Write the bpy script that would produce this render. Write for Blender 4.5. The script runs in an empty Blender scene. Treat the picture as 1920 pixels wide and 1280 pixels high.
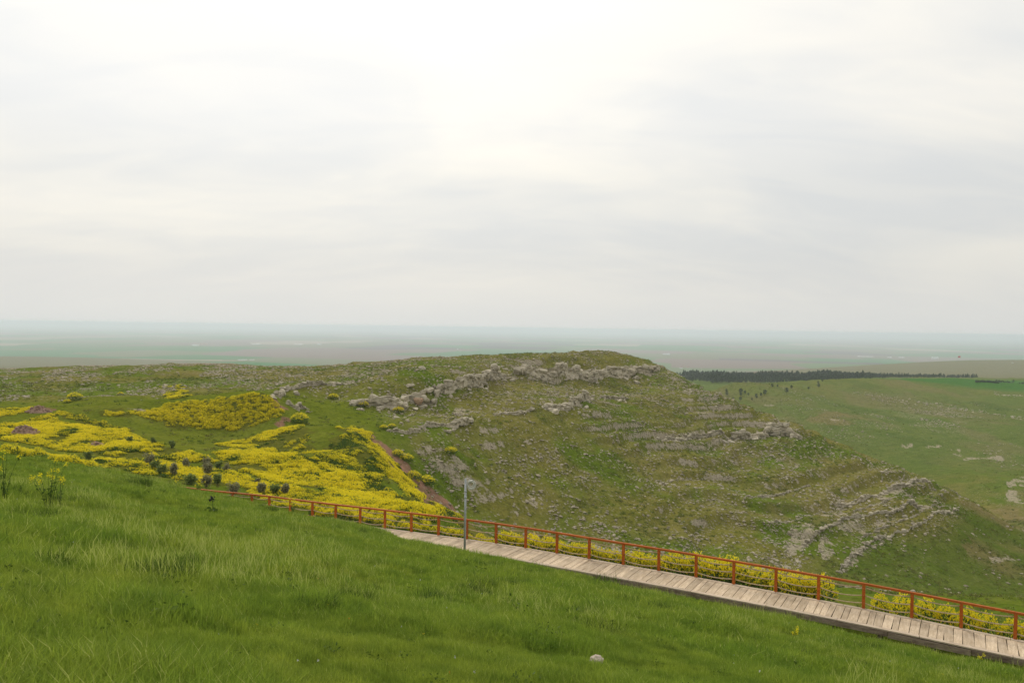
import bpy, math, random
import numpy as np
from mathutils import Matrix, Vector, Euler

rng = np.random.default_rng(7)
random.seed(7)
C = bpy.context.scene.collection
scene = bpy.context.scene

# ------------------------------------------------------------------ camera
FPX = 1550.0                                   # focal length in pixels of a 1920 px wide frame
PITCH = math.atan(25.5 / 1550)
ROLL = math.atan(27 / 1920)
cam_d = bpy.data.cameras.new('camera')
cam_d.sensor_width = 36.0
cam_d.lens = FPX / 1920 * 36.0
cam_d.clip_start = 0.1
cam_d.clip_end = 200000.0
cam = bpy.data.objects.new('camera', cam_d)
C.objects.link(cam)
CAM_R = Matrix.Rotation(math.pi / 2 - PITCH, 4, 'X') @ Matrix.Rotation(ROLL, 4, 'Z')
cam.matrix_world = CAM_R
scene.camera = cam
scene.render.resolution_x = 1024
scene.render.resolution_y = 682
scene.view_settings.view_transform = 'Standard'
scene.view_settings.look = 'None'
scene.view_settings.exposure = 0.0
scene.view_settings.gamma = 1.0
scene.view_settings.use_curve_mapping = False

# ------------------------------------------------------------------ sky and sun
SUN_AZ = math.radians(-17)                     # left of the view direction (+Y)
SUN_EL = math.radians(42)
SUN_DIR = Vector((math.sin(SUN_AZ) * math.cos(SUN_EL), math.cos(SUN_AZ) * math.cos(SUN_EL), math.sin(SUN_EL)))


SEED1, SEED2 = 64.7, 53.7


def build_world():
    w = bpy.data.worlds.new('World')
    scene.world = w
    w.use_nodes = True
    nt = w.node_tree
    nt.nodes.clear()
    N = nt.nodes.new
    L = nt.links.new

    def math_(op, a, b=None, clamp=False):
        n = N('ShaderNodeMath'); n.operation = op; n.use_clamp = clamp
        for i, v in enumerate((a, b)):
            if v is None:
                continue
            if isinstance(v, (int, float)):
                n.inputs[i].default_value = v
            else:
                L(v, n.inputs[i])
        return n.outputs[0]

    def mix(fac, a, b, typ='MIX'):
        n = N('ShaderNodeMix'); n.data_type = 'RGBA'; n.blend_type = typ
        for s, v in ((n.inputs[0], fac), (n.inputs[6], a), (n.inputs[7], b)):
            if isinstance(v, (int, float)):
                s.default_value = v
            elif isinstance(v, tuple):
                s.default_value = v
            else:
                L(v, s)
        return n.outputs[2]

    sky = N('ShaderNodeTexSky'); sky.sky_type = 'NISHITA'; sky.sun_disc = False
    sky.sun_elevation = SUN_EL; sky.sun_rotation = SUN_AZ
    sky.air_density = 1.5; sky.dust_density = 4.0
    skyb = mix(1.0, sky.outputs[0], (0.10, 0.10, 0.10, 1), 'MULTIPLY')
    tc = N('ShaderNodeTexCoord')
    d = N('ShaderNodeVectorMath'); d.operation = 'NORMALIZE'; L(tc.outputs['Generated'], d.inputs[0])
    sep = N('ShaderNodeSeparateXYZ'); L(d.outputs[0], sep.inputs[0])
    zz = math_('MAXIMUM', sep.outputs[2], 0.0)
    den = math_('ADD', zz, 0.28)
    com = N('ShaderNodeCombineXYZ')
    L(math_('DIVIDE', sep.outputs[0], den), com.inputs[0])
    L(math_('DIVIDE', sep.outputs[1], den), com.inputs[1])

    def cloud(scale, seed, detail, rough, dist, stretch=(1, 1, 1), rot=0.0):
        m = N('ShaderNodeMapping'); m.inputs['Location'].default_value = (seed, seed * 1.7, 0)
        m.inputs['Scale'].default_value = stretch; m.inputs['Rotation'].default_value = (0, 0, rot)
        L(com.outputs[0], m.inputs[0])
        n = N('ShaderNodeTexNoise'); n.inputs['Scale'].default_value = scale
        n.inputs['Detail'].default_value = detail; n.inputs['Roughness'].default_value = rough
        n.inputs['Distortion'].default_value = dist
        L(m.outputs[0], n.inputs['Vector'])
        return n.outputs[0]

    def ramp(v, stops):
        r = N('ShaderNodeValToRGB'); r.color_ramp.interpolation = 'EASE'
        e = r.color_ramp.elements
        e[0].position, e[0].color = stops[0]
        e[1].position, e[1].color = stops[-1]
        for p, c in stops[1:-1]:
            x = e.new(p); x.color = c
        L(v, r.inputs[0])
        return r.outputs[0]

    def g(v):
        return (v, v, v, 1)
    # even overcast: brighter overhead than at the horizon
    base = ramp(zz, [(0.0, (0.715, 0.725, 0.705, 1)), (0.06, (0.735, 0.735, 0.71, 1)), (0.14, (0.80, 0.79, 0.755, 1)),
                     (0.26, (0.885, 0.868, 0.83, 1)), (0.45, (0.92, 0.905, 0.87, 1)), (1.0, (0.97, 0.96, 0.945, 1))])
    c1 = ramp(cloud(0.85, SEED1, 4, 0.5, 0.7, (1, 1.5, 1), 0.35), [(0.36, g(0.0)), (0.62, g(1.0))])
    c2 = ramp(cloud(2.6, SEED2, 6, 0.55, 1.0, (0.8, 2.1, 1), 0.15), [(0.34, g(0.0)), (0.66, g(1.0))])
    dark = mix(0.24, c1, c2)
    grey = mix(dark, (0.85, 0.882, 0.93, 1), (1.08, 1.060, 1.015, 1))
    fade = math_('MULTIPLY', zz, 9.0, True)
    col = mix(fade, base, mix(1.0, base, grey, 'MULTIPLY'))
    # thin cloud in front of the sun glows
    dt = N('ShaderNodeVectorMath'); dt.operation = 'DOT_PRODUCT'; L(d.outputs[0], dt.inputs[0])
    dt.inputs[1].default_value = SUN_DIR
    glow = math_('POWER', math_('MAXIMUM', dt.outputs[1], 0.0), 5.0)
    glow = math_('MULTIPLY', glow, 0.28)
    gl = N('ShaderNodeCombineColor')
    L(glow, gl.inputs[0]); L(math_('MULTIPLY', glow, 0.985), gl.inputs[1]); L(math_('MULTIPLY', glow, 0.92), gl.inputs[2])
    col = mix(1.0, col, gl.outputs[0], 'ADD')
    col = mix(0.06, col, skyb)
    bg = N('ShaderNodeBackground'); bg.inputs[1].default_value = 1.0
    L(col, bg.inputs[0])
    out = N('ShaderNodeOutputWorld'); L(bg.outputs[0], out.inputs[0])


build_world()
sun_d = bpy.data.lights.new('sun', 'SUN')
sun_d.energy = 1.5
sun_d.angle = math.radians(14)
sun_d.color = (1.0, 0.935, 0.81)
sun = bpy.data.objects.new('sun', sun_d)
C.objects.link(sun)
sun.rotation_euler = (-SUN_DIR).to_track_quat('-Z', 'Y').to_euler()

# ------------------------------------------------------------------ small maths
CR = np.array(CAM_R.to_3x3())


def ray(px, py):
    """direction from the viewpoint, scaled so that Y (depth) is 1"""
    v = CR @ np.array([(px - 960) / FPX, -(py - 640) / FPX, -1.0])
    return v / v[1]


def at(px, py, depth):
    return ray(px, py) * depth


def smooth(a, b, x):
    t = np.clip((x - a) / (b - a), 0, 1)
    return t * t * (3 - 2 * t)


def _hash(ix, iy, seed):
    h = (ix.astype(np.int64) * 374761393 + iy.astype(np.int64) * 668265263 + seed * 2147483647) & 0xFFFFFFFF
    h = ((h ^ (h >> 13)) * 1274126177) & 0xFFFFFFFF
    return ((h ^ (h >> 16)) & 0xFFFFFF) / float(0xFFFFFF)


def vnoise(x, y, seed=0):
    x = np.asarray(x, float); y = np.asarray(y, float)
    ix = np.floor(x); iy = np.floor(y)
    fx = x - ix; fy = y - iy
    fx = fx * fx * (3 - 2 * fx); fy = fy * fy * (3 - 2 * fy)
    a = _hash(ix, iy, seed); b = _hash(ix + 1, iy, seed); c = _hash(ix, iy + 1, seed); e = _hash(ix + 1, iy + 1, seed)
    return (a * (1 - fx) + b * fx) * (1 - fy) + (c * (1 - fx) + e * fx) * fy


def fbm(x, y, seed=0, octv=4, gain=0.5):
    s = 0; amp = 1; tot = 0
    for i in range(octv):
        s = s + amp * vnoise(x * 2 ** i + 17.3 * i, y * 2 ** i - 9.1 * i, seed + i * 13)
        tot += amp; amp *= gain
    return s / tot


# ------------------------------------------------------------------ the boardwalk line
LINE_B = np.array([-3.952, 46.1])
LINE_D = np.array([0.87727, -0.48])
LINE_N = np.array([0.48, 0.87727])              # away from the camera
POSTS = [(403, 920), (437, 922), (473, 924.5), (505.5, 929), (545, 933.5), (586.5, 939.5), (630, 944.5), (676, 949.5),
         (722.5, 954), (772, 960.5), (823, 966), (876, 972), (931, 979), (986.5, 987), (1045, 997), (1105.5, 1006.5),
         (1169.5, 1016.5), (1236, 1027), (1306, 1037.5), (1376.5, 1050), (1455.5, 1063.5), (1535.5, 1076.5),
         (1620, 1091), (1710.5, 1108.5), (1803, 1127), (1904.5, 1146)]
post_s = []; post_z = []
for p in POSTS:
    r_ = ray(*p)
    t_ = (LINE_N @ LINE_B) / (LINE_N @ r_[:2])
    q_ = r_ * t_
    post_s.append((q_[:2] - LINE_B) @ LINE_D); post_z.append(q_[2])
BAY = 1.84
for k in range(1, 5):                            # runs on out of the frame on both sides
    post_s.append(post_s[25] + BAY * k); post_z.append(post_z[25] - 0.075 * k)
for k in range(1, 4):
    post_s.insert(0, post_s[0] - BAY); post_z.insert(0, post_z[0] - 0.02)
post_s = np.array(post_s); post_z = np.array(post_z)
# smooth out the reading error of the rail heights
for _ in range(2):
    post_z[1:-1] = 0.25 * post_z[:-2] + 0.5 * post_z[1:-1] + 0.25 * post_z[2:]
RAIL_H = 1.10
DECK_W = 2.25


def rail_z(s):
    return np.interp(s, post_s, post_z)


def deck_z(s):
    return rail_z(s) - RAIL_H


def sd_of(X, Y):
    dx = X - LINE_B[0]; dy = Y - LINE_B[1]
    return dx * LINE_D[0] + dy * LINE_D[1], -(dx * LINE_N[0] + dy * LINE_N[1])


def line_pt(s, dd, z=0.0):
    p = LINE_B + LINE_D * s - LINE_N * dd
    return Vector((p[0], p[1], z))


# ------------------------------------------------------------------ terrain height
EDGE = ([-60, -40, -18, -10, -4, 0, 4, 12, 20, 30, 45], [-9.9, -10.65, -11.5, -11.9, -12.0, -11.95, -12.15, -12.25, -12.55, -13.0, -13.6])
CONV = ([-40, -18, -5, 2, 10, 30], [.62, .68, .74, .8, .88, .92])

VIS = """
0 700 170;0 692 190;100 698 165;200 690 180;330 685 190;480 685 200;600 685 205;700 683 210;800 681 220;900 677 228;960 673 235;1050 669 242;1140 666 245;1200 673 238;1235 685 232
0 735 135;100 730 140;250 722 145;350 725 145;430 722 150;100 760 118;200 750 125;300 755 122;0 770 105;0 800 90;100 800 93;200 800 97;100 830 80;200 840 80;300 840 82;400 840 85;480 830 92;250 815 92;380 865 74;300 880 66;480 890 70;560 905 68;640 925 64;560 860 80
250 770 104;330 754 108;400 744 110;450 735 111;505 733 112;270 797 100;340 806 102;420 807 103;500 798 104;548 780 108
600 765 122;560 772 116;640 748 140;560 750 128;520 730 140;580 724 143;650 714 150
690 765 133;740 762 137;800 752 143;850 735 150;690 740 137;740 724 141;800 712 147;850 707 155;760 700 165;620 700 170
900 728 165;950 712 180;1020 706 198;1100 706 212;1180 702 222;900 702 169;950 693 185;1020 685 202;1100 680 216;1180 681 226
700 800 115;800 800 122;900 780 135;1000 760 150;1100 760 165;1200 750 185;1300 742 202;850 850 116;850 900 112;900 850 124;1000 850 132;1100 850 142;1200 830 158;1300 820 172;1400 800 188
850 950 106;950 960 112;1000 980 112;1100 1000 114;1200 1000 118;1300 1020 118;1400 1000 126;1500 1040 122;1600 1060 122;1500 950 140;1600 920 155;1650 1000 135;1700 1080 122;1750 960 148;1800 1090 124;1900 1100 128;1900 1050 140;1820 1000 148
660 835 90;700 845 88;745 900 76;790 940 68;600 850 88;640 880 78;690 915 70;720 935 66;640 808 104;680 815 98
1290 713 222;1350 742 215;1430 775 207;1500 800 200;1560 826 193;1620 852 186;1700 887 178;1780 920 170;1850 955 163;1920 1000 158
1900 985 215;1900 900 270;1800 900 280;1800 850 330;1700 850 330;1600 820 360;1500 790 400;1450 770 430;1400 745 460;1900 800 380;1800 780 430;1700 770 450;1600 760 470;1900 742 520;1800 740 530;1700 726 540;1600 715 560;1550 713 565;1650 711 570;1500 716 560;1450 719 540;1400 722 520;1360 723 500;1920 736 540
1850 721 690;1920 719 710;1760 714 720;1900 711 900;1300 716 800;1400 719 760;1500 713 790;1600 709 820;1700 708 840;1830 709 870;1400 707 1000;1290 705 1000;1500 705 1000;1700 706 1000;1400 699 1500;1850 700 1300;1800 676 2000;1920 676 2000;1700 690 1600
0 668 2300;100 669 2350;200 673 2300;300 677 2300;430 683 2200;0 684 1700;200 686 1700
"""
# (pixel column, depth, height): ground hidden behind the crests, in the gully and beyond
HID = [(330, 118, -10.9), (450, 121, -10.9), (250, 114, -10.9), (1250, 280, -30), (1100, 300, -24), (900, 300, -22), (700, 280, -18), (500, 270, -17),
       (300, 260, -16), (100, 250, -16), (1100, 480, -60), (900, 480, -60), (700, 480, -50), (400, 450, -38), (100, 450, -33),
       (1350, 245, -32), (1430, 240, -38), (1560, 225, -42), (1700, 210, -46), (1850, 195, -50), (1940, 185, -50),
       (1350, 330, -48), (1500, 300, -56), (1250, 380, -50), (1300, 500, -45), (1600, 640, -38), (1450, 640, -42), (1800, 620, -34), (1300, 640, -48),
       (1900, 85, -27), (1700, 85, -27), (1500, 85, -26), (1300, 85, -25), (1100, 82, -23), (950, 78, -21), (860, 76, -18),
       (1000, 900, -75), (700, 900, -70), (1000, 2000, -125), (600, 2000, -125), (1400, 2600, -135), (200, 3200, -142), (0, 3200, -142), (100, 900, -62), (350, 900, -66), (1800, 3600, -140),
       (780, 96, -19), (820, 88, -19.5), (760, 106, -17.5), (2100, 130, -40), (2300, 150, -45), (2100, 250, -50), (2300, 500, -40), (2100, 700, -36),
       (-150, 130, -11), (-400, 150, -11), (-150, 70, -10.5), (-400, 80, -9.5), (-300, 400, -30), (-300, 1000, -60), (-300, 2300, -104), (2300, 2000, -60)]
# spoil bank edge: steep face down to the right
HID += [(715, 103, -16.5), (760, 92, -17.2), (815, 78, -18), (850, 66, -16.5)]

ctl = []
for tok in VIS.replace('\n', ';').split(';'):
    if tok.strip():
        a_, b_, c_ = map(float, tok.split())
        ctl.append(at(a_, b_, c_))
for px_, dep_, z_ in HID:
    v_ = ray(px_, 640) * dep_
    ctl.append(np.array([v_[0], v_[1], z_]))
for s_ in np.arange(-30, 45, 6.0):
    for dd_, dz_ in ((-3, -0.35 if s_ < -2 else -1.3), (-9, -1.0 if s_ < -2 else -5.0)):
        p_ = line_pt(s_, dd_)
        ctl.append(np.array([p_.x, p_.y, float(np.interp(s_, *EDGE)) + dz_]))
ctl = np.array(ctl)
cth = np.arctan2(ctl[:, 0], ctl[:, 1]); crr = np.hypot(ctl[:, 0], ctl[:, 1])
pts = np.stack([cth, np.log(crr)], 1); val = ctl[:, 2]
ext = []
for a_ in np.radians(np.arange(-180, 181, 24)):
    for r_, z_ in ((4500, -146), (12000, -150), (60000, -150)):
        ext.append((a_, math.log(r_), z_))
    if abs(a_) > math.radians(70):
        for r_, z_ in ((8, -1.0), (40, -6), (150, -14), (500, -35), (1500, -80)):
            ext.append((a_, math.log(r_), z_))
ext = np.array(ext)
pts = np.vstack([pts, ext[:, :2]]); val = np.concatenate([val, ext[:, 2]])


def _tps_k(d2):
    return 0.5 * d2 * np.log(d2 + 1e-12)


_n = len(pts)
_K = _tps_k(((pts[:, None] - pts[None]) ** 2).sum(-1)) + np.eye(_n) * 2e-5
_P = np.hstack([np.ones((_n, 1)), pts])
_A = np.block([[_K, _P], [_P.T, np.zeros((3, 3))]])
_W = np.linalg.solve(_A, np.concatenate([val, np.zeros(3)]))


def tps(X, Y):
    th = np.arctan2(X, Y).ravel(); lr = np.log(np.maximum(np.hypot(X, Y), 2.0)).ravel()
    out = np.empty(th.shape)
    for i in range(0, len(th), 40000):
        a = th[i:i + 40000, None] - pts[None, :, 0]
        b = lr[i:i + 40000, None] - pts[None, :, 1]
        a *= a; b *= b; a += b
        np.log(a + 1e-12, out=b)
        a *= b; a *= 0.5
        out[i:i + 40000] = a @ _W[:_n] + _W[_n] + th[i:i + 40000] * _W[_n + 1] + lr[i:i + 40000] * _W[_n + 2]
    return out.reshape(np.shape(X))


def height(X, Y, detail=True):
    X = np.asarray(X, float); Y = np.asarray(Y, float)
    r = np.hypot(X, Y); th = np.degrees(np.arctan2(X, Y))
    s, dd = sd_of(X, Y)
    e = np.interp(s, *EDGE); p = np.interp(s, *CONV)
    t = np.clip((dd - 2.4) / 36.1, 0, 1.35)
    zn = e + (-1.7 - e) * t ** p
    near = (dd > 0) & (r < 260)
    z = zn.copy()
    need = ~((dd > 0) & (r < 120))
    zt = np.full(X.shape, 0.0)
    zt[need] = tps(X[need], Y[need])
    zt = zt + (-150 - zt) * smooth(4500, 9000, r)
    w = smooth(0.0, -4.0, dd)                       # past the boardwalk
    w = np.maximum(w, smooth(120, 240, r))
    z = zn * (1 - w) + np.where(need, zt, zn) * w
    # the ground is cut in under the boardwalk
    z = z - 0.30 * smooth(2.5, 2.1, dd) * smooth(-1.2, -0.4, dd) * (r < 120)
    if not detail:
        return z
    # hummocks on the near slope
    nr = smooth(2.5, 9.0, dd) * (r < 120)
    z = z + nr * ((fbm(X / 3.1, Y / 3.1, 5, 3) - 0.5) * 0.30 + (fbm(X / 0.8, Y / 0.8, 6, 3) - 0.5) * 0.16)
    mid = smooth(-2, -8, dd) * smooth(2500, 900, r)
    z = z + mid * (fbm(X / 9.0, Y / 9.0, 9, 4) - 0.5) * (0.9 + r * 0.002)
    # limestone strata: the mesa steps down in ledges
    ms = mesa_mask(X, Y, r, th)
    ms = ms * (1 - smooth(-30.5, -33.5, z) * smooth(15, 19, th))
    st = 1.9
    u = strata(X, Y, z)
    fr = u - np.floor(u)
    riser = np.floor(u) + smooth(0.66, 0.97, fr)
    amp = 0.80 * np.maximum(smooth(0.42, 0.62, fbm(X / 34.0 + 4, Y / 20.0, 33, 3)), 0.9 * smooth(9, 14, th)) + 0.12
    z = z + ms * amp * (riser - u + 0.2) * st
    z = z + ms * (fbm(X / 1.3, Y / 1.3, 41, 3) - 0.5) * 0.38
    rm = smooth(260, 330, r) * smooth(900, 600, r)
    z = z + rm * (fbm(X / 7.0, Y / 7.0, 47, 3) - 0.5) * 0.8
    return z


def strata(X, Y, z):
    return z / 1.9 + (fbm(X / 26.0, Y / 26.0, 21, 3) - 0.5) * 2.4


def mesa_mask(X, Y, r, th):
    m = smooth(-9.5, -6.5, th + (fbm(X / 15, Y / 15, 51, 2) - .5) * 3 + smooth(128, 150, r) * 9) * smooth(96, 112, r) * smooth(330, 280, r)
    return m


def ground_hit(pxs):
    """where sight lines through the given pixels meet the smooth ground"""
    pxs = np.asarray(pxs, float)
    ts = np.exp(np.linspace(math.log(3.0), math.log(5000.0), 1500))
    R = np.array([ray(a, b) for a, b in pxs])
    X = R[:, 0:1] * ts; Y = R[:, 1:2] * ts; Z = R[:, 2:3] * ts
    Hh = height(X, Y, False)
    below = Z < Hh
    idx = np.where(below.any(1), below.argmax(1), len(ts) - 1)
    out = []
    for i, k in enumerate(idx):
        k0 = max(k - 1, 0)
        f0 = Z[i, k0] - Hh[i, k0]; f1 = Z[i, k] - Hh[i, k]
        w = f0 / (f0 - f1) if f0 != f1 else 0
        t = ts[k0] + (ts[k] - ts[k0]) * w
        out.append(R[i] * t)
    return np.array(out)


def in_poly(X, Y, poly):
    inside = np.zeros(X.shape, bool)
    n = len(poly)
    j = n - 1
    for i in range(n):
        xi, yi = poly[i][:2]; xj, yj = poly[j][:2]
        c = ((yi > Y) != (yj > Y)) & (X < (xj - xi) * (Y - yi) / (yj - yi + 1e-12) + xi)
        inside ^= c
        j = i
    return inside

# ------------------------------------------------------------------ helpers: materials
def new_mat(name):
    m = bpy.data.materials.new(name); m.use_nodes = True
    nt = m.node_tree
    nt.nodes.clear()
    out = nt.nodes.new('ShaderNodeOutputMaterial')
    b = nt.nodes.new('ShaderNodeBsdfPrincipled')
    nt.links.new(b.outputs[0], out.inputs[0])
    b.inputs['Specular IOR Level'].default_value = 0.08
    return m, nt, b


class NB:
    """short hand for wiring shader nodes"""
    def __init__(self, nt):
        self.nt = nt

    def n(self, typ, **kw):
        x = self.nt.nodes.new(typ)
        for k, v in kw.items():
            setattr(x, k, v)
        return x

    def put(self, sock, v):
        if v is None:
            return
        if isinstance(v, bpy.types.NodeSocket):
            self.nt.links.new(v, sock)
        else:
            if sock.type == 'RGBA' and len(v) == 3:
                v = (*v, 1)
            sock.default_value = v

    def mix(self, fac, a, b, typ='MIX'):
        x = self.n('ShaderNodeMix', data_type='RGBA', blend_type=typ)
        self.put(x.inputs[0], fac); self.put(x.inputs[6], a); self.put(x.inputs[7], b)
        return x.outputs[2]

    def math(self, op, a, b=None, clamp=False):
        x = self.n('ShaderNodeMath', operation=op, use_clamp=clamp)
        self.put(x.inputs[0], a)
        if b is not None:
            self.put(x.inputs[1], b)
        return x.outputs[0]

    def remap(self, v, a, b, c=0.0, d=1.0):
        x = self.n('ShaderNodeMapRange')
        self.put(x.inputs[0], v)
        for i, q in enumerate((a, b, c, d)):
            x.inputs[i + 1].default_value = q
        return x.outputs[0]

    def noise(self, vec, scale, detail=3, rough=0.55, dist=0.0):
        x = self.n('ShaderNodeTexNoise')
        if vec is not None:
            self.put(x.inputs['Vector'], vec)
        x.inputs['Scale'].default_value = scale; x.inputs['Detail'].default_value = detail
        x.inputs['Roughness'].default_value = rough; x.inputs['Distortion'].default_value = dist
        return x.outputs[0]

    def mapping(self, vec, scale=(1, 1, 1), rot=(0, 0, 0), loc=(0, 0, 0)):
        x = self.n('ShaderNodeMapping')
        self.put(x.inputs[0], vec)
        x.inputs['Scale'].default_value = scale; x.inputs['Rotation'].default_value = rot; x.inputs['Location'].default_value = loc
        return x.outputs[0]

    def ramp(self, v, stops, interp='LINEAR'):
        x = self.n('ShaderNodeValToRGB'); x.color_ramp.interpolation = interp
        e = x.color_ramp.elements
        e[0].position = stops[0][0]; e[0].color = (*stops[0][1], 1)
        e[1].position = stops[-1][0]; e[1].color = (*stops[-1][1], 1)
        for p, c in stops[1:-1]:
            q = e.new(p); q.color = (*c, 1)
        self.put(x.inputs[0], v)
        return x.outputs[0]

    def attr(self, name):
        return self.n('ShaderNodeAttribute', attribute_name=name)

    def bump(self, h, strength, dist):
        x = self.n('ShaderNodeBump'); x.inputs['Strength'].default_value = strength; x.inputs['Distance'].default_value = dist
        self.put(x.inputs['Height'], h)
        return x.outputs[0]


def leaf_mat(name, dark, light, rough=0.6, trans=0.25, rand=0.35, attr='tone', tip=None, patch=False):
    """leaves and grass: colour runs from dark to light by the blade's own tone and from plant to plant"""
    m, nt, b = new_mat(name)
    k = NB(nt)
    a = k.attr(attr)
    oi = k.n('ShaderNodeObjectInfo')
    f = k.math('ADD', k.math('MULTIPLY', a.outputs['Fac'], 1 - rand), k.math('MULTIPLY', oi.outputs['Random'], rand))
    col = k.mix(f, dark, light)
    if patch:
        geo = k.n('ShaderNodeNewGeometry')
        pn = k.noise(geo.outputs['Position'], 0.42, 4, 0.6)
        pn2 = k.noise(geo.outputs['Position'], 1.9, 3, 0.6)
        col = k.mix(1.0, col, k.ramp(pn, [(0.30, (0.80, 0.88, 0.80)), (0.70, (1.22, 1.06, 1.10))]), 'MULTIPLY')
        col = k.mix(1.0, col, k.ramp(pn2, [(0.30, (0.68, 0.75, 0.75)), (0.62, (1.12, 1.07, 1.0))]), 'MULTIPLY')  # second noise adds dark patches, painted as shaded hollows between clumps
    if tip is not None:
        col = k.mix(k.remap(a.outputs['Fac'], 0.86, 0.97), col, tip)
    k.put(b.inputs['Base Color'], col)
    b.inputs['Roughness'].default_value = rough
    if trans > 0:
        t = k.n('ShaderNodeBsdfTranslucent'); k.put(t.inputs[0], col)
        ms = k.n('ShaderNodeMixShader'); ms.inputs[0].default_value = trans
        out = [x for x in nt.nodes if x.type == 'OUTPUT_MATERIAL'][0]
        nt.links.new(b.outputs[0], ms.inputs[1]); nt.links.new(t.outputs[0], ms.inputs[2]); nt.links.new(ms.outputs[0], out.inputs[0])
    return m


def mottled_mat(name, c1, c2, scale=3.0, rough=0.85, bump=0.4, bdist=0.05, coord='Object', c3=None, stretch=(1, 1, 1), rand=0.0):
    m, nt, b = new_mat(name)
    k = NB(nt)
    tc = k.n('ShaderNodeTexCoord')
    v = k.mapping(tc.outputs[coord], stretch)
    oi = k.n('ShaderNodeObjectInfo')
    add = k.n('ShaderNodeVectorMath', operation='ADD')
    k.put(add.inputs[0], v)
    cmb = k.n('ShaderNodeCombineXYZ')
    r9 = k.math('MULTIPLY', oi.outputs['Random'], 37.0)
    k.put(cmb.inputs[0], r9); k.put(cmb.inputs[1], r9)
    k.put(add.inputs[1], cmb.outputs[0])
    v = add.outputs[0]
    n1 = k.noise(v, scale, 5, 0.6)
    n2 = k.noise(v, scale * 4.3, 4, 0.65)
    col = k.mix(k.remap(n1, 0.32, 0.68), c1, c2)
    if c3 is not None:
        col = k.mix(k.remap(n2, 0.55, 0.72), col, c3)
    col = k.mix(1.0, col, k.ramp(n2, [(0.25, (0.58, 0.58, 0.58)), (0.72, (1.22, 1.22, 1.22))]), 'MULTIPLY')
    if rand > 0:
        rr = k.remap(oi.outputs['Random'], 0, 1, 1 - rand, 1 + rand)
        col = k.mix(1.0, col, k.ramp(rr, [(0.0, (0, 0, 0)), (1.0, (1, 1, 1))]) if False else _grey(k, rr), 'MULTIPLY')
    k.put(b.inputs['Base Color'], col)
    b.inputs['Roughness'].default_value = rough
    h = k.math('ADD', k.math('MULTIPLY', n1, 0.7), k.math('MULTIPLY', n2, 0.4))
    k.put(b.inputs['Normal'], k.bump(h, bump, bdist))
    return m


def _grey(k, v):
    c = k.n('ShaderNodeCombineColor')
    for i in range(3):
        k.put(c.inputs[i], v)
    return c.outputs[0]


# ------------------------------------------------------------------ helpers: meshes and objects
def mesh_np(name, V, F, smooth_shade=False):
    """V (n,3), F (m,k) with k = 3 or 4"""
    V = np.asarray(V, np.float32); F = np.asarray(F, np.int32)
    me = bpy.data.meshes.new(name)
    m, kk = F.shape
    me.vertices.add(len(V)); me.vertices.foreach_set('co', V.ravel())
    me.loops.add(m * kk); me.loops.foreach_set('vertex_index', F.ravel())
    me.polygons.add(m)
    me.polygons.foreach_set('loop_start', np.arange(0, m * kk, kk, dtype=np.int32))
    me.polygons.foreach_set('use_smooth', np.full(m, smooth_shade))
    me.update(calc_edges=True)
    return me


def set_attr(me, name, arr, typ='FLOAT', dom='POINT'):
    a = me.attributes.new(name, typ, dom)
    arr = np.asarray(arr, np.float32 if typ != 'INT' else np.int32)
    a.data.foreach_set({'FLOAT': 'value', 'INT': 'value', 'FLOAT_VECTOR': 'vector', 'FLOAT_COLOR': 'color'}[typ], arr.ravel())


def obj(name, me, mat=None, parent=None, loc=None, rot=None, scale=None):
    o = bpy.data.objects.new(name, me)
    C.objects.link(o)
    if mat is not None and me is not None and len(me.materials) == 0:
        me.materials.append(mat)
    if parent is not None:
        o.parent = parent
    if loc is not None:
        o.location = loc
    if rot is not None:
        o.rotation_euler = rot
    if scale is not None:
        o.scale = scale if hasattr(scale, '__len__') else (scale,) * 3
    return o


def tag(o, label=None, cat=None, group=None, kind=None):
    for k, v in (('label', label), ('category', cat), ('group', group), ('kind', kind)):
        if v:
            o[k] = v
    return o


def empty(name, loc):
    o = bpy.data.objects.new(name, None)
    o.empty_display_size = 0.2
    C.objects.link(o)
    o.location = loc
    return o


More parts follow.
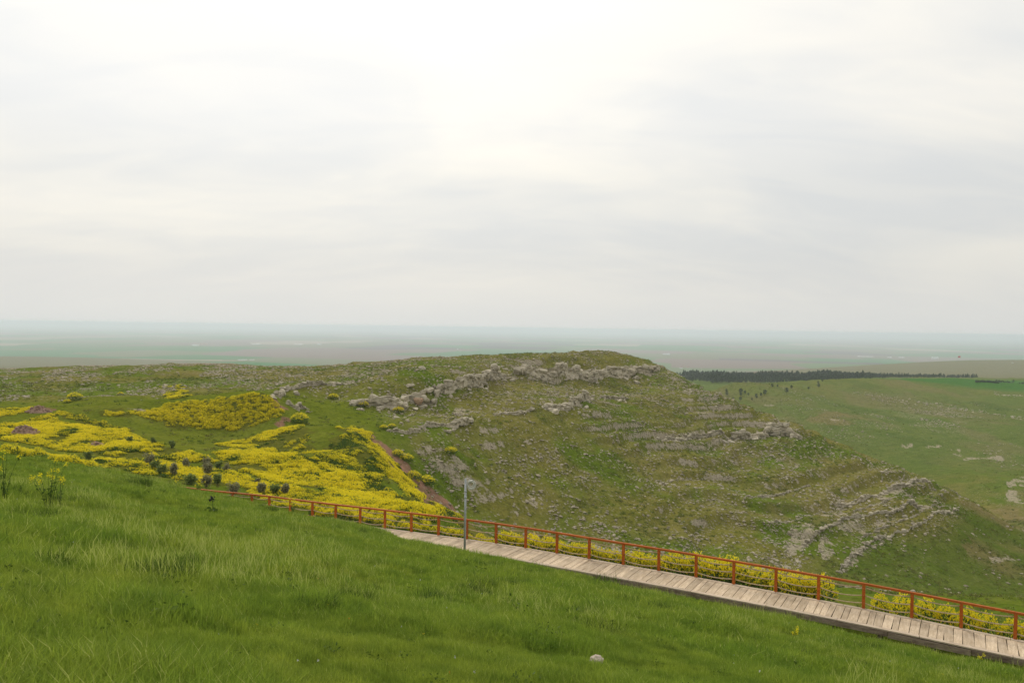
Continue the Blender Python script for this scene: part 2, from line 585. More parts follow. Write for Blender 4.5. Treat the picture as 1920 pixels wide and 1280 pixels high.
class MB:
    """collects quads and triangles"""
    def __init__(self):
        self.v = []; self.f = []

    def add(self, vs, fs):
        b = len(self.v)
        self.v.extend([tuple(x) for x in vs]); self.f.extend([tuple(b + i for i in q) for q in fs])
        return self

    def box(self, c, ax, ay, az):
        """box about c with half vectors ax, ay, az"""
        c = Vector(c); ax = Vector(ax); ay = Vector(ay); az = Vector(az)
        vs = [c + sx * ax + sy * ay + sz * az for sz in (-1, 1) for sy in (-1, 1) for sx in (-1, 1)]
        return self.add(vs, [(0, 2, 3, 1), (4, 5, 7, 6), (0, 1, 5, 4), (2, 6, 7, 3), (0, 4, 6, 2), (1, 3, 7, 5)])

    def tube(self, path, radii, sides=6, caps=True):
        path = [Vector(p) for p in path]
        if not hasattr(radii, '__len__'):
            radii = [radii] * len(path)
        vs = []; fs = []
        for i, p in enumerate(path):
            t = (path[min(i + 1, len(path) - 1)] - path[max(i - 1, 0)]).normalized()
            a = t.cross(Vector((0, 0, 1)))
            if a.length < 0.05:
                a = t.cross(Vector((1, 0, 0)))
            a.normalize(); b = t.cross(a).normalized()
            for k in range(sides):
                an = 2 * math.pi * k / sides
                vs.append(p + (a * math.cos(an) + b * math.sin(an)) * radii[i])
        for i in range(len(path) - 1):
            for k in range(sides):
                k2 = (k + 1) % sides
                fs.append((i * sides + k, i * sides + k2, (i + 1) * sides + k2, (i + 1) * sides + k))
        if caps:
            fs.append(tuple(range(sides))[::-1]); fs.append(tuple((len(path) - 1) * sides + k for k in range(sides)))
        return self.add(vs, fs)

    def mesh(self, name, smooth_shade=False, bevel=0.0):
        me = bpy.data.meshes.new(name)
        me.from_pydata(self.v, [], self.f)
        if bevel > 0:
            import bmesh
            bm = bmesh.new(); bm.from_mesh(me)
            bmesh.ops.bevel(bm, geom=list(bm.edges), offset=bevel, segments=1, affect='EDGES')
            bm.to_mesh(me); bm.free()
        me.polygons.foreach_set('use_smooth', [smooth_shade] * len(me.polygons))
        me.update()
        return me


def quads(C3, size, rg, flat=0.0):
    """little leaf-sized quads about the centres C3"""
    n = len(C3)
    a = rg.normal(size=(n, 3)); a[:, 2] *= (1 - flat); a /= np.linalg.norm(a, axis=1)[:, None]
    b = rg.normal(size=(n, 3)); b[:, 2] *= (1 - flat)
    b -= a * (a * b).sum(1)[:, None]; b /= np.linalg.norm(b, axis=1)[:, None]
    sz = np.asarray(size).reshape(-1, 1) * np.ones((n, 1))
    V = np.stack([C3 - a * sz, C3 + b * sz * .55, C3 + a * sz, C3 - b * sz * .55], 1).reshape(-1, 3)
    F = np.arange(4 * n).reshape(n, 4)
    return V, F


def source(name, me):
    """a plant or stone shape that scatter() repeats; it stands nowhere itself"""
    return bpy.data.objects.new(name, me)


def scatter(name, P, rot, scl, idx, sources, label, cat):
    """one 'stuff' object: every point of P carries one of the source shapes"""
    me = bpy.data.meshes.new(name)
    me.vertices.add(len(P)); me.vertices.foreach_set('co', np.asarray(P, np.float32).ravel())
    set_attr(me, 'rot', rot, 'FLOAT_VECTOR'); set_attr(me, 'scl', scl); set_attr(me, 'idx', idx, 'INT')
    o = obj(name, me)
    tag(o, label, cat, kind='stuff')
    ng = bpy.data.node_groups.new(name + '_spread', 'GeometryNodeTree')
    ng.interface.new_socket('Geometry', in_out='INPUT', socket_type='NodeSocketGeometry')
    ng.interface.new_socket('Geometry', in_out='OUTPUT', socket_type='NodeSocketGeometry')
    N = ng.nodes.new; L = ng.links.new
    gi = N('NodeGroupInput'); go = N('NodeGroupOutput')
    join = N('GeometryNodeJoinGeometry')
    for s in reversed(sources):
        oi = N('GeometryNodeObjectInfo'); oi.inputs['Object'].default_value = s; oi.transform_space = 'ORIGINAL'
        g2 = N('GeometryNodeGeometryToInstance')
        L(oi.outputs['Geometry'], g2.inputs[0]); L(g2.outputs[0], join.inputs[0])
    ip = N('GeometryNodeInstanceOnPoints')
    L(gi.outputs[0], ip.inputs['Points']); L(join.outputs[0], ip.inputs['Instance'])
    ip.inputs['Pick Instance'].default_value = True

    def na(nm, dt):
        a = N('GeometryNodeInputNamedAttribute'); a.data_type = dt; a.inputs[0].default_value = nm
        return a.outputs[0]
    L(na('idx', 'INT'), ip.inputs['Instance Index'])
    er = N('FunctionNodeEulerToRotation'); L(na('rot', 'FLOAT_VECTOR'), er.inputs[0]); L(er.outputs[0], ip.inputs['Rotation'])
    L(na('scl', 'FLOAT'), ip.inputs['Scale'])
    L(ip.outputs[0], go.inputs[0])
    md = o.modifiers.new('spread', 'NODES'); md.node_group = ng
    return o


# ------------------------------------------------------------------ zones of the land (world polygons)
def poly_of(txt):
    q = [tuple(map(float, t.split(','))) for t in txt.split()]
    return ground_hit(q)


MUSTARD = [  # (how thick the flowers stand 0..1, how much is in bloom 0..1, outline)
    (1.0, 1.25, "242,771 290,763 330,756 400,747 450,738 500,736 515,748 532,775 480,797 400,803 330,803 285,790"),
    (0.9, 0.8, "-60,772 52,768 50,778 -60,790"),
    (0.9, 0.9, "40,792 105,780 112,792 165,802 205,815 275,832 300,846 240,850 190,835 120,815 60,802"),
    (0.7, 0.8, "110,776 180,790 230,806 265,822 240,826 180,802 120,786"),
    (0.8, 0.8, "186,774 232,770 236,779 190,784"),
    (0.8, 0.9, "-60,832 40,838 120,858 200,876 150,880 60,856 -60,850"),
    (0.85, 0.85, "140,852 300,860 420,880 500,905 650,938 560,932 400,908 250,888"),
    (0.8, 0.9, "410,833 470,816 560,801 592,812 565,832 640,850 560,856 470,846"),
    (0.95, 0.95, "400,852 480,846 560,860 640,880 700,902 745,922 790,945 830,962 720,948 640,932 540,906 450,882"),
    (0.95, 0.12, "606,846 640,812 682,818 700,842 660,850"),
    (0.95, 0.45, "600,852 700,850 750,900 700,900 640,880 590,866"),
    (1.0, 1.0, "628,804 660,798 700,812 690,820 650,812"),
    (1.0, 0.95, "676,818 700,826 765,892 800,940 780,940 740,900 700,850"),
    (0.9, 0.5, "760,925 820,950 900,985 860,990 800,965 740,945"),
    (0.78, 0.95, "-60,800 60,793 200,806 300,838 420,866 330,862 200,852 80,832 -60,815"),
    (0.9, 0.9, "470,905 640,932 760,950 850,984 800,992 700,980 600,962 520,948 450,925"),
    (0.7, 0.9, "-60,742 -30,742 -30,750 -60,750"),
    (0.75, 0.9, "752,888 775,880 785,900 770,906"),
    (0.8, 0.8, "305,742 335,728 352,733 345,745 320,748"),
    (0.5, 0.7, "300,725 345,722 350,727 310,731"),
]
MUSTARD = [(a, b, poly_of(t)) for a, b, t in MUSTARD]
SOIL = [poly_of(t) for t in (
    "508,738 522,746 540,766 530,772 512,752",
    "700,816 726,832 778,888 818,922 872,958 884,974 850,970 792,936 748,894 704,850",
    "55,768 90,764 100,772 70,778", "22,800 50,794 75,806 70,812 35,810", "165,826 185,830 190,836 172,834",
    "520,795 545,785 548,792 525,800")]
PALE = [poly_of(t) for t in (
    "232,768 300,763 300,767 236,771", "1262,698 1292,702 1290,706 1264,702",
    "1640,926 1700,912 1708,928 1660,940", "1480,985 1530,975 1525,1000 1500,1040 1478,1050 1470,1010",
    "1530,1010 1560,995 1625,975 1620,985 1570,1010 1560,1050 1545,1055",
    "990,925 1025,918 1020,935 1000,955 985,950", "795,858 850,850 870,862 815,872", "840,868 868,862 880,880 845,878",
    "848,762 880,764 876,776 850,772", "1420,757 1450,758 1450,762 1420,761", "1890,900 1925,890 1925,945 1885,940",
    "1690,833 1710,830 1712,837 1692,838", "1735,835 1765,832 1765,838 1735,840", "1785,842 1800,836 1802,855 1786,850",
    "1806,855 1880,855 1880,862 1806,864", "1555,785 1578,786 1578,790 1555,790", "1850,1045 1925,1035 1925,1050 1860,1062",
    "1600,985 1680,960 1690,966 1610,1000", "1580,1058 1600,1035 1650,1005 1655,1012 1605,1050 1590,1075",
    "1690,955 1760,945 1785,950 1700,972", "1545,962 1600,950 1600,962 1550,972", "1300,770 1340,764 1345,774 1310,782")]

DRY = [poly_of(t) for t in ('1790,935 1930,880 1930,1000 1900,1010 1840,975', '1760,1000 1850,985 1930,1020 1930,1090 1850,1075', '1500,790 1560,770 1640,790 1560,800')]


def warp(X, Y, a=1.6, sc=2.6):
    return X + (fbm(X / sc, Y / sc, 71, 3) - 0.5) * 2 * a, Y + (fbm(X / sc, Y / sc, 77, 3) - 0.5) * 2 * a


def poly_mask(X, Y, polys, a=1.6, sc=2.6):
    Xw, Yw = warp(X, Y, a, sc)
    m = np.zeros(X.shape)
    for p in polys:
        lo = p[:, :2].min(0) - a; hi = p[:, :2].max(0) + a
        bb = (Xw > lo[0]) & (Xw < hi[0]) & (Yw > lo[1]) & (Yw < hi[1])
        if bb.any():
            q = np.zeros(X.shape, bool)
            q[bb] = in_poly(Xw[bb], Yw[bb], p)
            m = np.maximum(m, q)
    return m


# ------------------------------------------------------------------ the ground
def build_ground():
    r1 = np.exp(np.linspace(math.log(0.6), math.log(60), 170, endpoint=False))
    r2 = np.linspace(60, 265, 430, endpoint=False)
    r3 = np.exp(np.linspace(math.log(265), math.log(1200), 170, endpoint=False))
    r4 = 1 / np.linspace(1 / 1200, 1 / 62000, 150)
    R = np.concatenate([r1, r2, r3, r4])
    A = np.radians(np.concatenate([np.linspace(-180, -37, 50, endpoint=False), np.linspace(-37, 37, 650, endpoint=False), np.linspace(37, 180, 50, endpoint=False)]))
    RR, AA = np.meshgrid(R, A, indexing='ij')
    X = RR * np.sin(AA); Y = RR * np.cos(AA)
    Z = height(X, Y)
    nr, na = X.shape
    # slope from finite differences (used to bare the rock on steep faces)
    V = np.stack([X, Y, Z], -1)
    dr = np.gradient(Z, axis=0) / np.maximum(np.gradient(RR, axis=0), 1e-6)
    steep = np.abs(dr)
    i = np.arange(nr - 1)[:, None] * na; j = np.arange(na)[None, :]; j2 = (j + 1) % na
    F = np.stack([i + j, i + j2, i + na + j2, i + na + j], -1).reshape(-1, 4)
    me = mesh_np('ground', V.reshape(-1, 3), F[:, ::-1], True)

    r = RR; th = np.degrees(AA)
    s, dd = sd_of(X, Y)
    n1 = fbm(X / 14, Y / 14, 81, 4); n2 = fbm(X / 3.0, Y / 3.0, 83, 3); n3 = fbm(X / 45, Y / 45, 85, 3)

    def c3(a):
        return np.array(a, float)

    def mixc(base, col, w):
        return base * (1 - w[..., None]) + c3(col) * w[..., None]
    col = np.ones(X.shape + (3,)) * c3((0.100, 0.142, 0.015))
    col = mixc(col, (0.155, 0.150, 0.031), smooth(0.42, 0.68, n1))                     # olive turf
    col = mixc(col, (0.175, 0.140, 0.062), smooth(0.52, 0.74, n2 * 0.5 + n3 * 0.5) * 0.6)  # dry turf
    ms = mesa_mask(X, Y, r, th)
    col = mixc(col, (0.165, 0.152, 0.042), ms * smooth(0.36, 0.66, fbm(X / 6, Y / 6, 87, 3)) * 0.7)
    vf = smooth(-32.5, -35, Z) * smooth(17, 21, th) * smooth(200, 180, r)
    ms = ms * (1 - .85 * vf)
    col = mixc(col, (0.085, 0.122, 0.018), vf * .8)
    # far hills: paler, drier grass
    fh = smooth(260, 420, r) * smooth(1500, 900, r)
    col = mixc(col, (0.138, 0.156, 0.050), fh * 0.6)
    col = mixc(col, (0.100, 0.142, 0.030), fh * smooth(-33, -44, Z + (n1 - .5) * 6) * 0.8)
    fq = fbm(X / 28, Y / 60, 97, 4)
    col = mixc(col, (0.180, 0.152, 0.070), fh * smooth(0.54, 0.66, fq) * 0.45)
    col = mixc(col, (0.060, 0.098, 0.020), fh * smooth(0.46, 0.36, fq) * 0.35)
    # bright wheat fields beyond the far hill
    wheat = smooth(620, 660, r) * smooth(900, 860, r) * smooth(22.0, 24.0, th)
    col = mixc(col, (0.055, 0.14, 0.025), wheat)
    col = mixc(col, (0.165, 0.160, 0.085), smooth(950, 1150, r))
    # left terrace: fresh even turf
    lt = smooth(-6, -12, th) * smooth(60, 75, r) * smooth(150, 138, r)
    col = mixc(col, (0.125, 0.152, 0.016), lt * 0.85)
    # bare rock on risers and ledges
    rocky = ms * smooth(0.40, 0.85, steep + (n2 - 0.5) * 0.6) * smooth(0.34, 0.5, fbm(X / 18, Y / 18, 95, 3))
    plateau = smooth(138, 150, r) * smooth(250, 215, r) * smooth(-5, -9, th)
    pl = plateau * smooth(0.50, 0.66, fbm(X / 2.2, Y / 4.0, 91, 3))
    farrock = smooth(380, 430, r) * smooth(560, 520, r) * smooth(22, 26, th) * smooth(0.52, 0.64, fbm(X / 8, Y / 16, 93, 4))
    pale = poly_mask(X, Y, PALE, 1.2, 2.0) * smooth(0.30, 0.5, n2)
    rocky = np.clip(np.maximum.reduce([rocky * 0.95, pl * 0.42, pale * 0.80, farrock * 0.45]), 0, 1)
    dry = poly_mask(X, Y, DRY, 6.0, 14.0)
    col = mixc(col, (0.185, 0.150, 0.062), dry * smooth(.3, .6, n1) * 0.7)
    soil = poly_mask(X, Y, SOIL, 1.7, 2.4)
    col = mixc(col, (0.235, 0.140, 0.090), soil * smooth(0.25, 0.45, n2))
    # olive leaf litter and leaves under the mustard
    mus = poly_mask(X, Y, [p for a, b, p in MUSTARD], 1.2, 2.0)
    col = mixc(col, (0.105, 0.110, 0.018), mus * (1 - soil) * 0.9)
    # near slope: earth and thatch between the grass
    nr_ = smooth(1.5, 3.0, dd) * (r < 150)
    col = mixc(col, (0.075, 0.110, 0.016), nr_)
    colA = np.concatenate([col, np.ones(X.shape + (1,))], -1)
    set_attr(me, 'land', colA.reshape(-1, 4), 'FLOAT_COLOR')
    set_attr(me, 'rocky', rocky.ravel())
    rt = smooth(14, 20, th)
    set_attr(me, 'far', ((smooth(1000, 1700, r) * (1 - rt) + smooth(2050, 2400, r) * rt) * (1 - smooth(-17, -21, th) * smooth(2900, 2500, r))).ravel())
    stony = np.clip(ms * 0.85 + pl * 0.6 + smooth(330, 380, r) * smooth(620, 560, r) * 0.35 + plateau * 0.5, 0, 1)
    set_attr(me, 'stony', stony.ravel())

    m, nt, b = new_mat('land')
    k = NB(nt)
    geo = k.n('ShaderNodeNewGeometry')
    pos = geo.outputs['Position']
    base = k.attr('land').outputs['Color']
    fine = k.noise(pos, 2.3, 6, 0.68)
    mid_ = k.noise(pos, 0.35, 5, 0.6)
    base = k.mix(1.0, base, k.ramp(fine, [(0.25, (0.58, 0.60, 0.55)), (0.75, (1.42, 1.38, 1.40))]), 'MULTIPLY')
    base = k.mix(1.0, base, k.ramp(mid_, [(0.3, (0.80, 0.84, 0.75)), (0.7, (1.20, 1.14, 1.22))]), 'MULTIPLY')
    rk = k.math('ADD', k.math('MULTIPLY', k.attr('rocky').outputs['Fac'], 1.0), k.math('MULTIPLY', k.math('SUBTRACT', k.noise(pos, 1.5, 8, 0.78), 0.5), 3.2))
    base = k.mix(k.remap(rk, 0.50, 0.80), base, k.mix(k.remap(k.noise(pos, 3.1, 7, 0.75), .3, .7), (0.17, 0.140, 0.092), (0.49, 0.425, 0.31)))
    # stones lying in the turf, too small to build
    vo = k.n('ShaderNodeTexVoronoi'); vo.inputs['Scale'].default_value = 1.35; vo.inputs['Randomness'].default_value = 1.0
    k.put(vo.inputs['Vector'], pos)
    sp = k.math('MULTIPLY', k.remap(vo.outputs['Distance'], 0.30, 0.22), k.remap(k.noise(pos, 0.22, 4, 0.6), 0.40, 0.56))
    sp = k.math('MULTIPLY', sp, k.attr('stony').outputs['Fac'])
    base = k.mix(sp, base, k.mix(fine, (0.20, 0.175, 0.13), (0.42, 0.37, 0.28)))
    # patchwork of fields on the plain
    fv = k.mapping(pos, (0.0017, 0.0011, 0.0), (0, 0, 0.30))
    fw = k.n('ShaderNodeTexVoronoi', distance='CHEBYCHEV'); fw.inputs['Scale'].default_value = 1.0
    k.put(fw.inputs['Vector'], fv)
    sepc = k.n('ShaderNodeSeparateColor'); k.put(sepc.inputs[0], fw.outputs['Color'])
    fcol = k.ramp(sepc.outputs[0], [(0.0, (0.040, 0.150, 0.022)), (0.17, (0.10, 0.16, 0.04)), (0.30, (0.18, 0.125, 0.09)), (0.42, (0.045, 0.150, 0.03)),
                                    (0.55, (0.19, 0.13, 0.10)), (0.66, (0.14, 0.15, 0.06)), (0.78, (0.30, 0.24, 0.16)), (0.90, (0.10, 0.075, 0.07))], 'CONSTANT')
    big = k.noise(pos, 0.00045, 4, 0.6)
    fcol = k.mix(k.remap(big, 0.50, 0.68, 0.0, 0.8), fcol, (0.16, 0.15, 0.07))
    base = k.mix(k.attr('far').outputs['Fac'], base, fcol)
    k.put(b.inputs['Base Color'], base)
    b.inputs['Roughness'].default_value = 0.95
    b.inputs['Specular IOR Level'].default_value = 0.0
    hgt = k.math('ADD', fine, k.math('MULTIPLY', k.noise(pos, 9.0, 3, 0.6), 0.4))
    k.put(b.inputs['Normal'], k.bump(hgt, 0.55, 0.35))
    g = obj('terrain', me, m)
    tag(g, 'rolling green and stony hill country reaching to the plain', 'terrain', kind='structure')
    return g


build_ground()


def ground_z(x, y):
    return float(height(np.array([x]), np.array([y]))[0])


def stand(px, py):
    """a spot on the ground, read off the photograph"""
    p = ground_hit([(px, py)])[0]
    return Vector((p[0], p[1], ground_z(p[0], p[1])))

# ------------------------------------------------------------------ limestone
ROCK = mottled_mat('limestone', (0.345, 0.298, 0.212), (0.560, 0.500, 0.382), 0.9, 0.92, 0.9, 0.12, c3=(0.24, 0.195, 0.135), rand=0.2)
ROCK_ORANGE = mottled_mat('iron_stained_limestone', (0.33, 0.19, 0.115), (0.42, 0.30, 0.20), 0.8, 0.92, 0.8, 0.1)


def rock_mesh(name, seed, sub=2, flat=1.0):
    import bmesh
    rg = np.random.default_rng(seed)
    bm = bmesh.new()
    bmesh.ops.create_icosphere(bm, subdivisions=sub, radius=1.0)
    V = np.array([v.co[:] for v in bm.verts])
    # split faces: push the ball flat against a few random planes
    for _ in range(9):
        nrm = rg.normal(size=3); nrm /= np.linalg.norm(nrm)
        dist = rg.uniform(0.55, 0.88)
        h = V @ nrm
        over = h > dist
        V[over] -= np.outer(h[over] - dist, nrm)
    V += rg.normal(size=V.shape) * 0.045
    V *= np.array([rg.uniform(0.9, 1.25), rg.uniform(0.75, 1.0), rg.uniform(0.65, 0.9) * flat])
    for v, c in zip(bm.verts, V):
        v.co = c
    me = bpy.data.meshes.new(name)
    bm.to_mesh(me); bm.free()
    return me


BOULDERS = [rock_mesh('boulder_shape', 100 + i, 3 if i < 7 else 2) for i in range(12)]
for b_ in BOULDERS:
    b_.materials.append(ROCK)
BLOCKS = []
for i in range(8):
    rg_ = np.random.default_rng(170 + i)
    me_ = rock_mesh('block_shape', 170 + i, 3)
    V_ = np.array([v.co[:] for v in me_.vertices])
    V_ = np.clip(V_ * 1.5, -1, 1) * rg_.uniform(.8, 1.0, 3) + rg_.normal(size=V_.shape) * .03
    V_[:, 0] += V_[:, 2] * rg_.uniform(-.25, .25)
    me_.vertices.foreach_set('co', V_.astype(np.float32).ravel()); me_.update()
    me_.materials.append(ROCK); BLOCKS.append(me_)
ORANGE_BOULDER = rock_mesh('stained_boulder_shape', 140, 3)
ORANGE_BOULDER.materials.append(ROCK_ORANGE)

# (label, pixel line along the foot, height in pixels, kind, amount)
OUTCROPS = [
    ('low pale limestone ledge just behind the yellow spoil heap', "512,737 530,735 560,731 610,724 655,718", 17, 'cliff', 0.6),
    ('small knot of grey boulders between spoil heap and green saddle', "540,756 562,764 585,770", 13, 'cliff', 0.7),
    ('broad grey limestone outcrop above the lone yellow bush', "668,762 705,766 735,768 764,764", 34, 'cliff', 1.0),
    ('tall blocky limestone crag with an orange stained face', "762,758 790,755 814,748", 44, 'cliff', 1.0),
    ('rugged limestone cliff climbing from the crag to the mesa top', "816,744 850,735 880,728 912,718 952,706", 27, 'cliff', 1.0),
    ('long cliff band below the grassy crown of the mesa', "950,706 1000,708 1040,708 1080,709 1120,710 1160,706 1200,701 1240,696", 25, 'cliff', 1.0),
    ('boulder pile low on the slope beyond the spoil bank', "720,806 755,812 785,808 815,799 842,796", 13, 'cliff', 0.8),
    ('upright grey boulders midway up the mesa slope', "836,802 852,804 868,799 884,788", 24, 'cliff', 0.9),
    ('rounded rock bluff in the middle of the mesa slope', "1010,760 1040,766 1065,763 1090,757 1110,750", 22, 'cliff', 0.9),
    ('small dark ledge to the side of the rounded bluff', "1122,744 1150,748 1180,748", 10, 'cliff', 0.7),
    ('scattered boulders below the cliff band near the bluff', "925,775 960,774 980,772 1005,768", 11, 'cliff', 0.7),
    ('knobbly rock ledge on the lower mesa shoulder', "1225,822 1270,820 1300,817 1335,817 1365,818", 12, 'cliff', 0.8),
    ('largest grey crag on the lower mesa shoulder, against the valley', "1360,820 1390,823 1415,820 1440,810 1470,812 1498,824", 24, 'cliff', 0.9),
    ('upper of the long stone ledges low on the mesa', "1560,944 1610,936 1650,928 1690,917 1740,905", 14, 'cliff', 0.55),
    ('middle of the long stone ledges low on the mesa', "1500,1030 1525,1008 1550,994 1590,980 1640,965 1690,957 1730,945", 14, 'cliff', 0.55),
    ('lowest long stone ledge, curving down behind the fence', "1578,1074 1588,1054 1610,1034 1640,1017 1680,1000 1730,982 1795,955", 15, 'cliff', 0.55),
    ('thin broken ledge on the mesa above the three long ones', "1440,990 1500,968 1560,950 1625,926", 9, 'cliff', 0.45),
    ('short thin ledge just under the upper long ledge', "1600,956 1655,942 1712,926", 8, 'cliff', 0.45),
    ('thin broken ledge in the middle of the lower mesa slope', "1385,942 1450,926 1520,906", 8, 'cliff', 0.4),
    ('thin ledge between the middle and the lowest long ledge', "1610,1012 1650,988 1710,968 1765,948", 8, 'cliff', 0.45),
    ('flat pale stones spread above the fence rope', "1430,1005 1455,1020 1480,1035 1500,1055", 12, 'loose', 1.0),
    ('rock band along the upper slope of the far hill', "1675,748 1730,756 1780,764 1830,770 1880,778 1925,785", 11, 'loose', 0.9),
    ('rocky rim at the top of the far hill beside the wheat', "1862,738 1890,741 1925,743", 8, 'loose', 0.9),
    ('stones strung along the plateau edge above the green terrace', "0,732 100,729 170,728 240,726 300,729", 7, 'loose', 0.5),
    ('flat ledge stones on the plateau behind the low pale ledge', "600,708 650,703 700,699 745,695", 8, 'loose', 0.8),
    ('stones scattered down the mesa ridge against the far valley', "1520,832 1580,852 1640,876 1700,905", 12, 'loose', 0.8),
    ('pale rocks on the mesa ridge above the shoulder crag', "1250,700 1300,735 1350,765", 12, 'loose', 0.7),
    ('brown grey stones on the mesa foot near the spoil bank', "795,868 830,866 860,872", 14, 'loose', 1.0),
]


def rock_face(g, h, seed, amount):
    """a craggy limestone face along the line g: jointed blocks, stepped top, running back into the hill"""
    seg = np.linalg.norm(np.diff(g[:, :2], axis=0), axis=1)
    Ls = np.concatenate([[0], np.cumsum(seg)])
    st = max(0.22, min(0.45, h * 0.16))
    nu = max(int(Ls[-1] / st), 8); nv = 20
    u = np.linspace(0, Ls[-1], nu)
    x = np.interp(u, Ls, g[:, 0]); y = np.interp(u, Ls, g[:, 1])
    x += (fbm(u / 7.0, u * 0 + seed, 1001, 2) - .5) * h * .7; y += (fbm(u / 6.0, u * 0 + seed, 1003, 2) - .5) * h * 1.1
    env = np.clip(np.minimum(u, Ls[-1] - u) / (h * 1.5), 0, 1) ** 0.7
    hu = h * env * (np.clip(0.62 * amount - 0.20, 0.02, 1) + 0.48 * smooth(0.62 - 0.42 * amount, 0.66, fbm(u / (h * 3.5), u * 0 + seed * 3.1, 1005, 2)))
    hu = hu * (0.90 + 0.20 * _hash(np.floor(u / (1.1 * h) + fbm(u / h, u * 0, 1007, 2)), u * 0 + seed, 5))
    v = np.linspace(0, 1, nv)
    U, Vv = np.meshgrid(u, v, indexing='ij'); Hh = hu[:, None]
    k = 0.60
    f = np.clip(Vv / k, 0, 1); b = np.clip((Vv - k) / (1 - k), 0, 1)
    off = f * 0.30 * Hh + b * (1.3 * h)
    base = height(x, y)[:, None]
    zz = -0.45 + f * (Hh + 0.45)
    # blocks: every joint-bounded cell stands in or out by its own amount
    wu = U / (h * 0.50) + (fbm(U / 0.8, Vv * Hh / .8, 1011, 2) - .5) * 1.4
    wv = f * Hh / (h * 0.24) + b * 3.0 + (fbm(U / 0.9 + 7, Vv * Hh / .7, 1013, 2) - .5) * 1.0
    blk = _hash(np.floor(wu), np.floor(wv), seed) - 0.5
    blk2 = _hash(np.floor(wu * 2.3 + .4), np.floor(wv * 1.9), seed + 9) - 0.5
    d = blk * h * 0.32 + blk2 * h * 0.15 + (fbm(U / .6, Vv * Hh * 2, 1017, 3) - .5) * h * 0.16
    back = np.array([g[len(g) // 2][0], g[len(g) // 2][1]]); back /= np.hypot(*back)
    off = off - d * (1 - b * .3)
    X = x[:, None] + back[0] * off; Y = y[:, None] + back[1] * off
    ztop = base + zz + (blk2 * 0.10 + blk * 0.05) * h * b
    gr = height(X, Y)
    Z = np.where(Vv <= k, base + zz, (1 - b) * ztop + b * (gr - 0.4))
    V = np.stack([X, Y, Z], -1).reshape(-1, 3)
    i = np.arange(nu - 1)[:, None] * nv; j = np.arange(nv - 1)[None]
    F = np.stack([i + j, i + nv + j, i + nv + j + 1, i + j + 1], -1).reshape(-1, 4)
    return V, F, (X, Y, Z)


def build_outcrops():
    rr = random.Random(5)
    for n_o, (label, line, hpx, kind, amount) in enumerate(OUTCROPS):
        q = [tuple(map(float, t.split(','))) for t in line.split()]
        g = ground_hit(q)
        h = hpx / FPX * float(np.median(g[:, 1]))
        c0 = g[len(g) // 2]
        root = empty('rock_outcrop', (c0[0], c0[1], ground_z(c0[0], c0[1])))
        tag(root, label, 'rock outcrop', 'limestone outcrops on the hills')
        o0 = np.array(root.location)
        if kind == 'cliff':
            V, F, surf = rock_face(g, h, 40 + n_o, amount)
            obj('rock_face', mesh_np('rock_face', V - o0, F), ROCK, root)
            if 'orange' in label:
                gm = g[1]
                hh = h * .32
                ob = obj('stained_block', ORANGE_BOULDER, None, root, Vector((gm[0] - .3, gm[1] - h * .22, ground_z(gm[0], gm[1]) + hh * .7)) - root.location, (0.1, 0.05, 0.4), (hh * .75, hh * .55, hh * .9))
        seg = np.linalg.norm(np.diff(g[:, :2], axis=0), axis=1)
        Ls = np.concatenate([[0], np.cumsum(seg)])
        back = np.array([c0[0], c0[1]]) / np.hypot(c0[0], c0[1])
        nb = int(min(Ls[-1] / h * (3.0 if kind == 'cliff' else 12.0) * amount, 60 if kind == 'cliff' else 170)) + 3
        B = []
        for _ in range(nb):
            u = rr.uniform(0, Ls[-1])
            sz = min(h * (0.08 + 0.24 * rr.random() ** 2.4), 0.75) if kind == 'cliff' else min(h * (0.06 + 0.16 * rr.random() ** 2.5), 0.6)
            off = rr.gauss(-0.15 * h, 0.8 * h) if kind == 'cliff' else rr.gauss(0, 1.6 * h)
            B.append((np.interp(u, Ls, g[:, 0]) + back[0] * off, np.interp(u, Ls, g[:, 1]) + back[1] * off, sz))
        B = np.array(B)
        bz = height(B[:, 0], B[:, 1])
        if kind == 'cliff':
            # jointed blocks standing proud of the face and lying on its rim
            nu_, nv_ = surf[0].shape
            for _ in range(int(min(Ls[-1] / h * 10.0, 150))):
                a_ = rr.randrange(1, nu_ - 1); b_ = int(nv_ * rr.choice((.12, .25, .4, .5, .58, .62, .68, .75)))
                sz = min(h * (0.08 + 0.16 * rr.random() ** 1.5), 0.62)
                obj('block', rr.choice(BLOCKS), None, root, Vector((surf[0][a_, b_], surf[1][a_, b_], surf[2][a_, b_])) - root.location,
                    (rr.uniform(-.15, .15), rr.uniform(-.15, .15), -math.atan2(c0[0], c0[1]) + rr.uniform(-.5, .5)),
                    (sz * rr.uniform(.9, 1.7), sz * rr.uniform(.8, 1.2), sz * rr.uniform(.6, 1.25)))
        for (bx, by, sz), z in zip(B, bz):
            obj('boulder', rr.choice(BOULDERS + BLOCKS), None, root, Vector((bx, by, z + sz * .1)) - root.location,
                (rr.uniform(-.4, .4), rr.uniform(-.4, .4), rr.uniform(0, 6.28)), (sz * rr.uniform(.9, 1.5), sz * rr.uniform(.8, 1.2), sz * rr.uniform(.6, 1.0)))


build_outcrops()

# loose stones over the mesa, the plateau and the far hill
STONE = mottled_mat('loose_limestone', (0.260, 0.220, 0.152), (0.455, 0.398, 0.298), 0.9, 0.95, 0.6, 0.08, rand=0.22)
STONES = [source('loose_stone', rock_mesh('loose_stone_shape', 200 + i, 2, 0.75)) for i in range(6)]
for s_ in STONES:
    s_.data.materials.append(STONE)


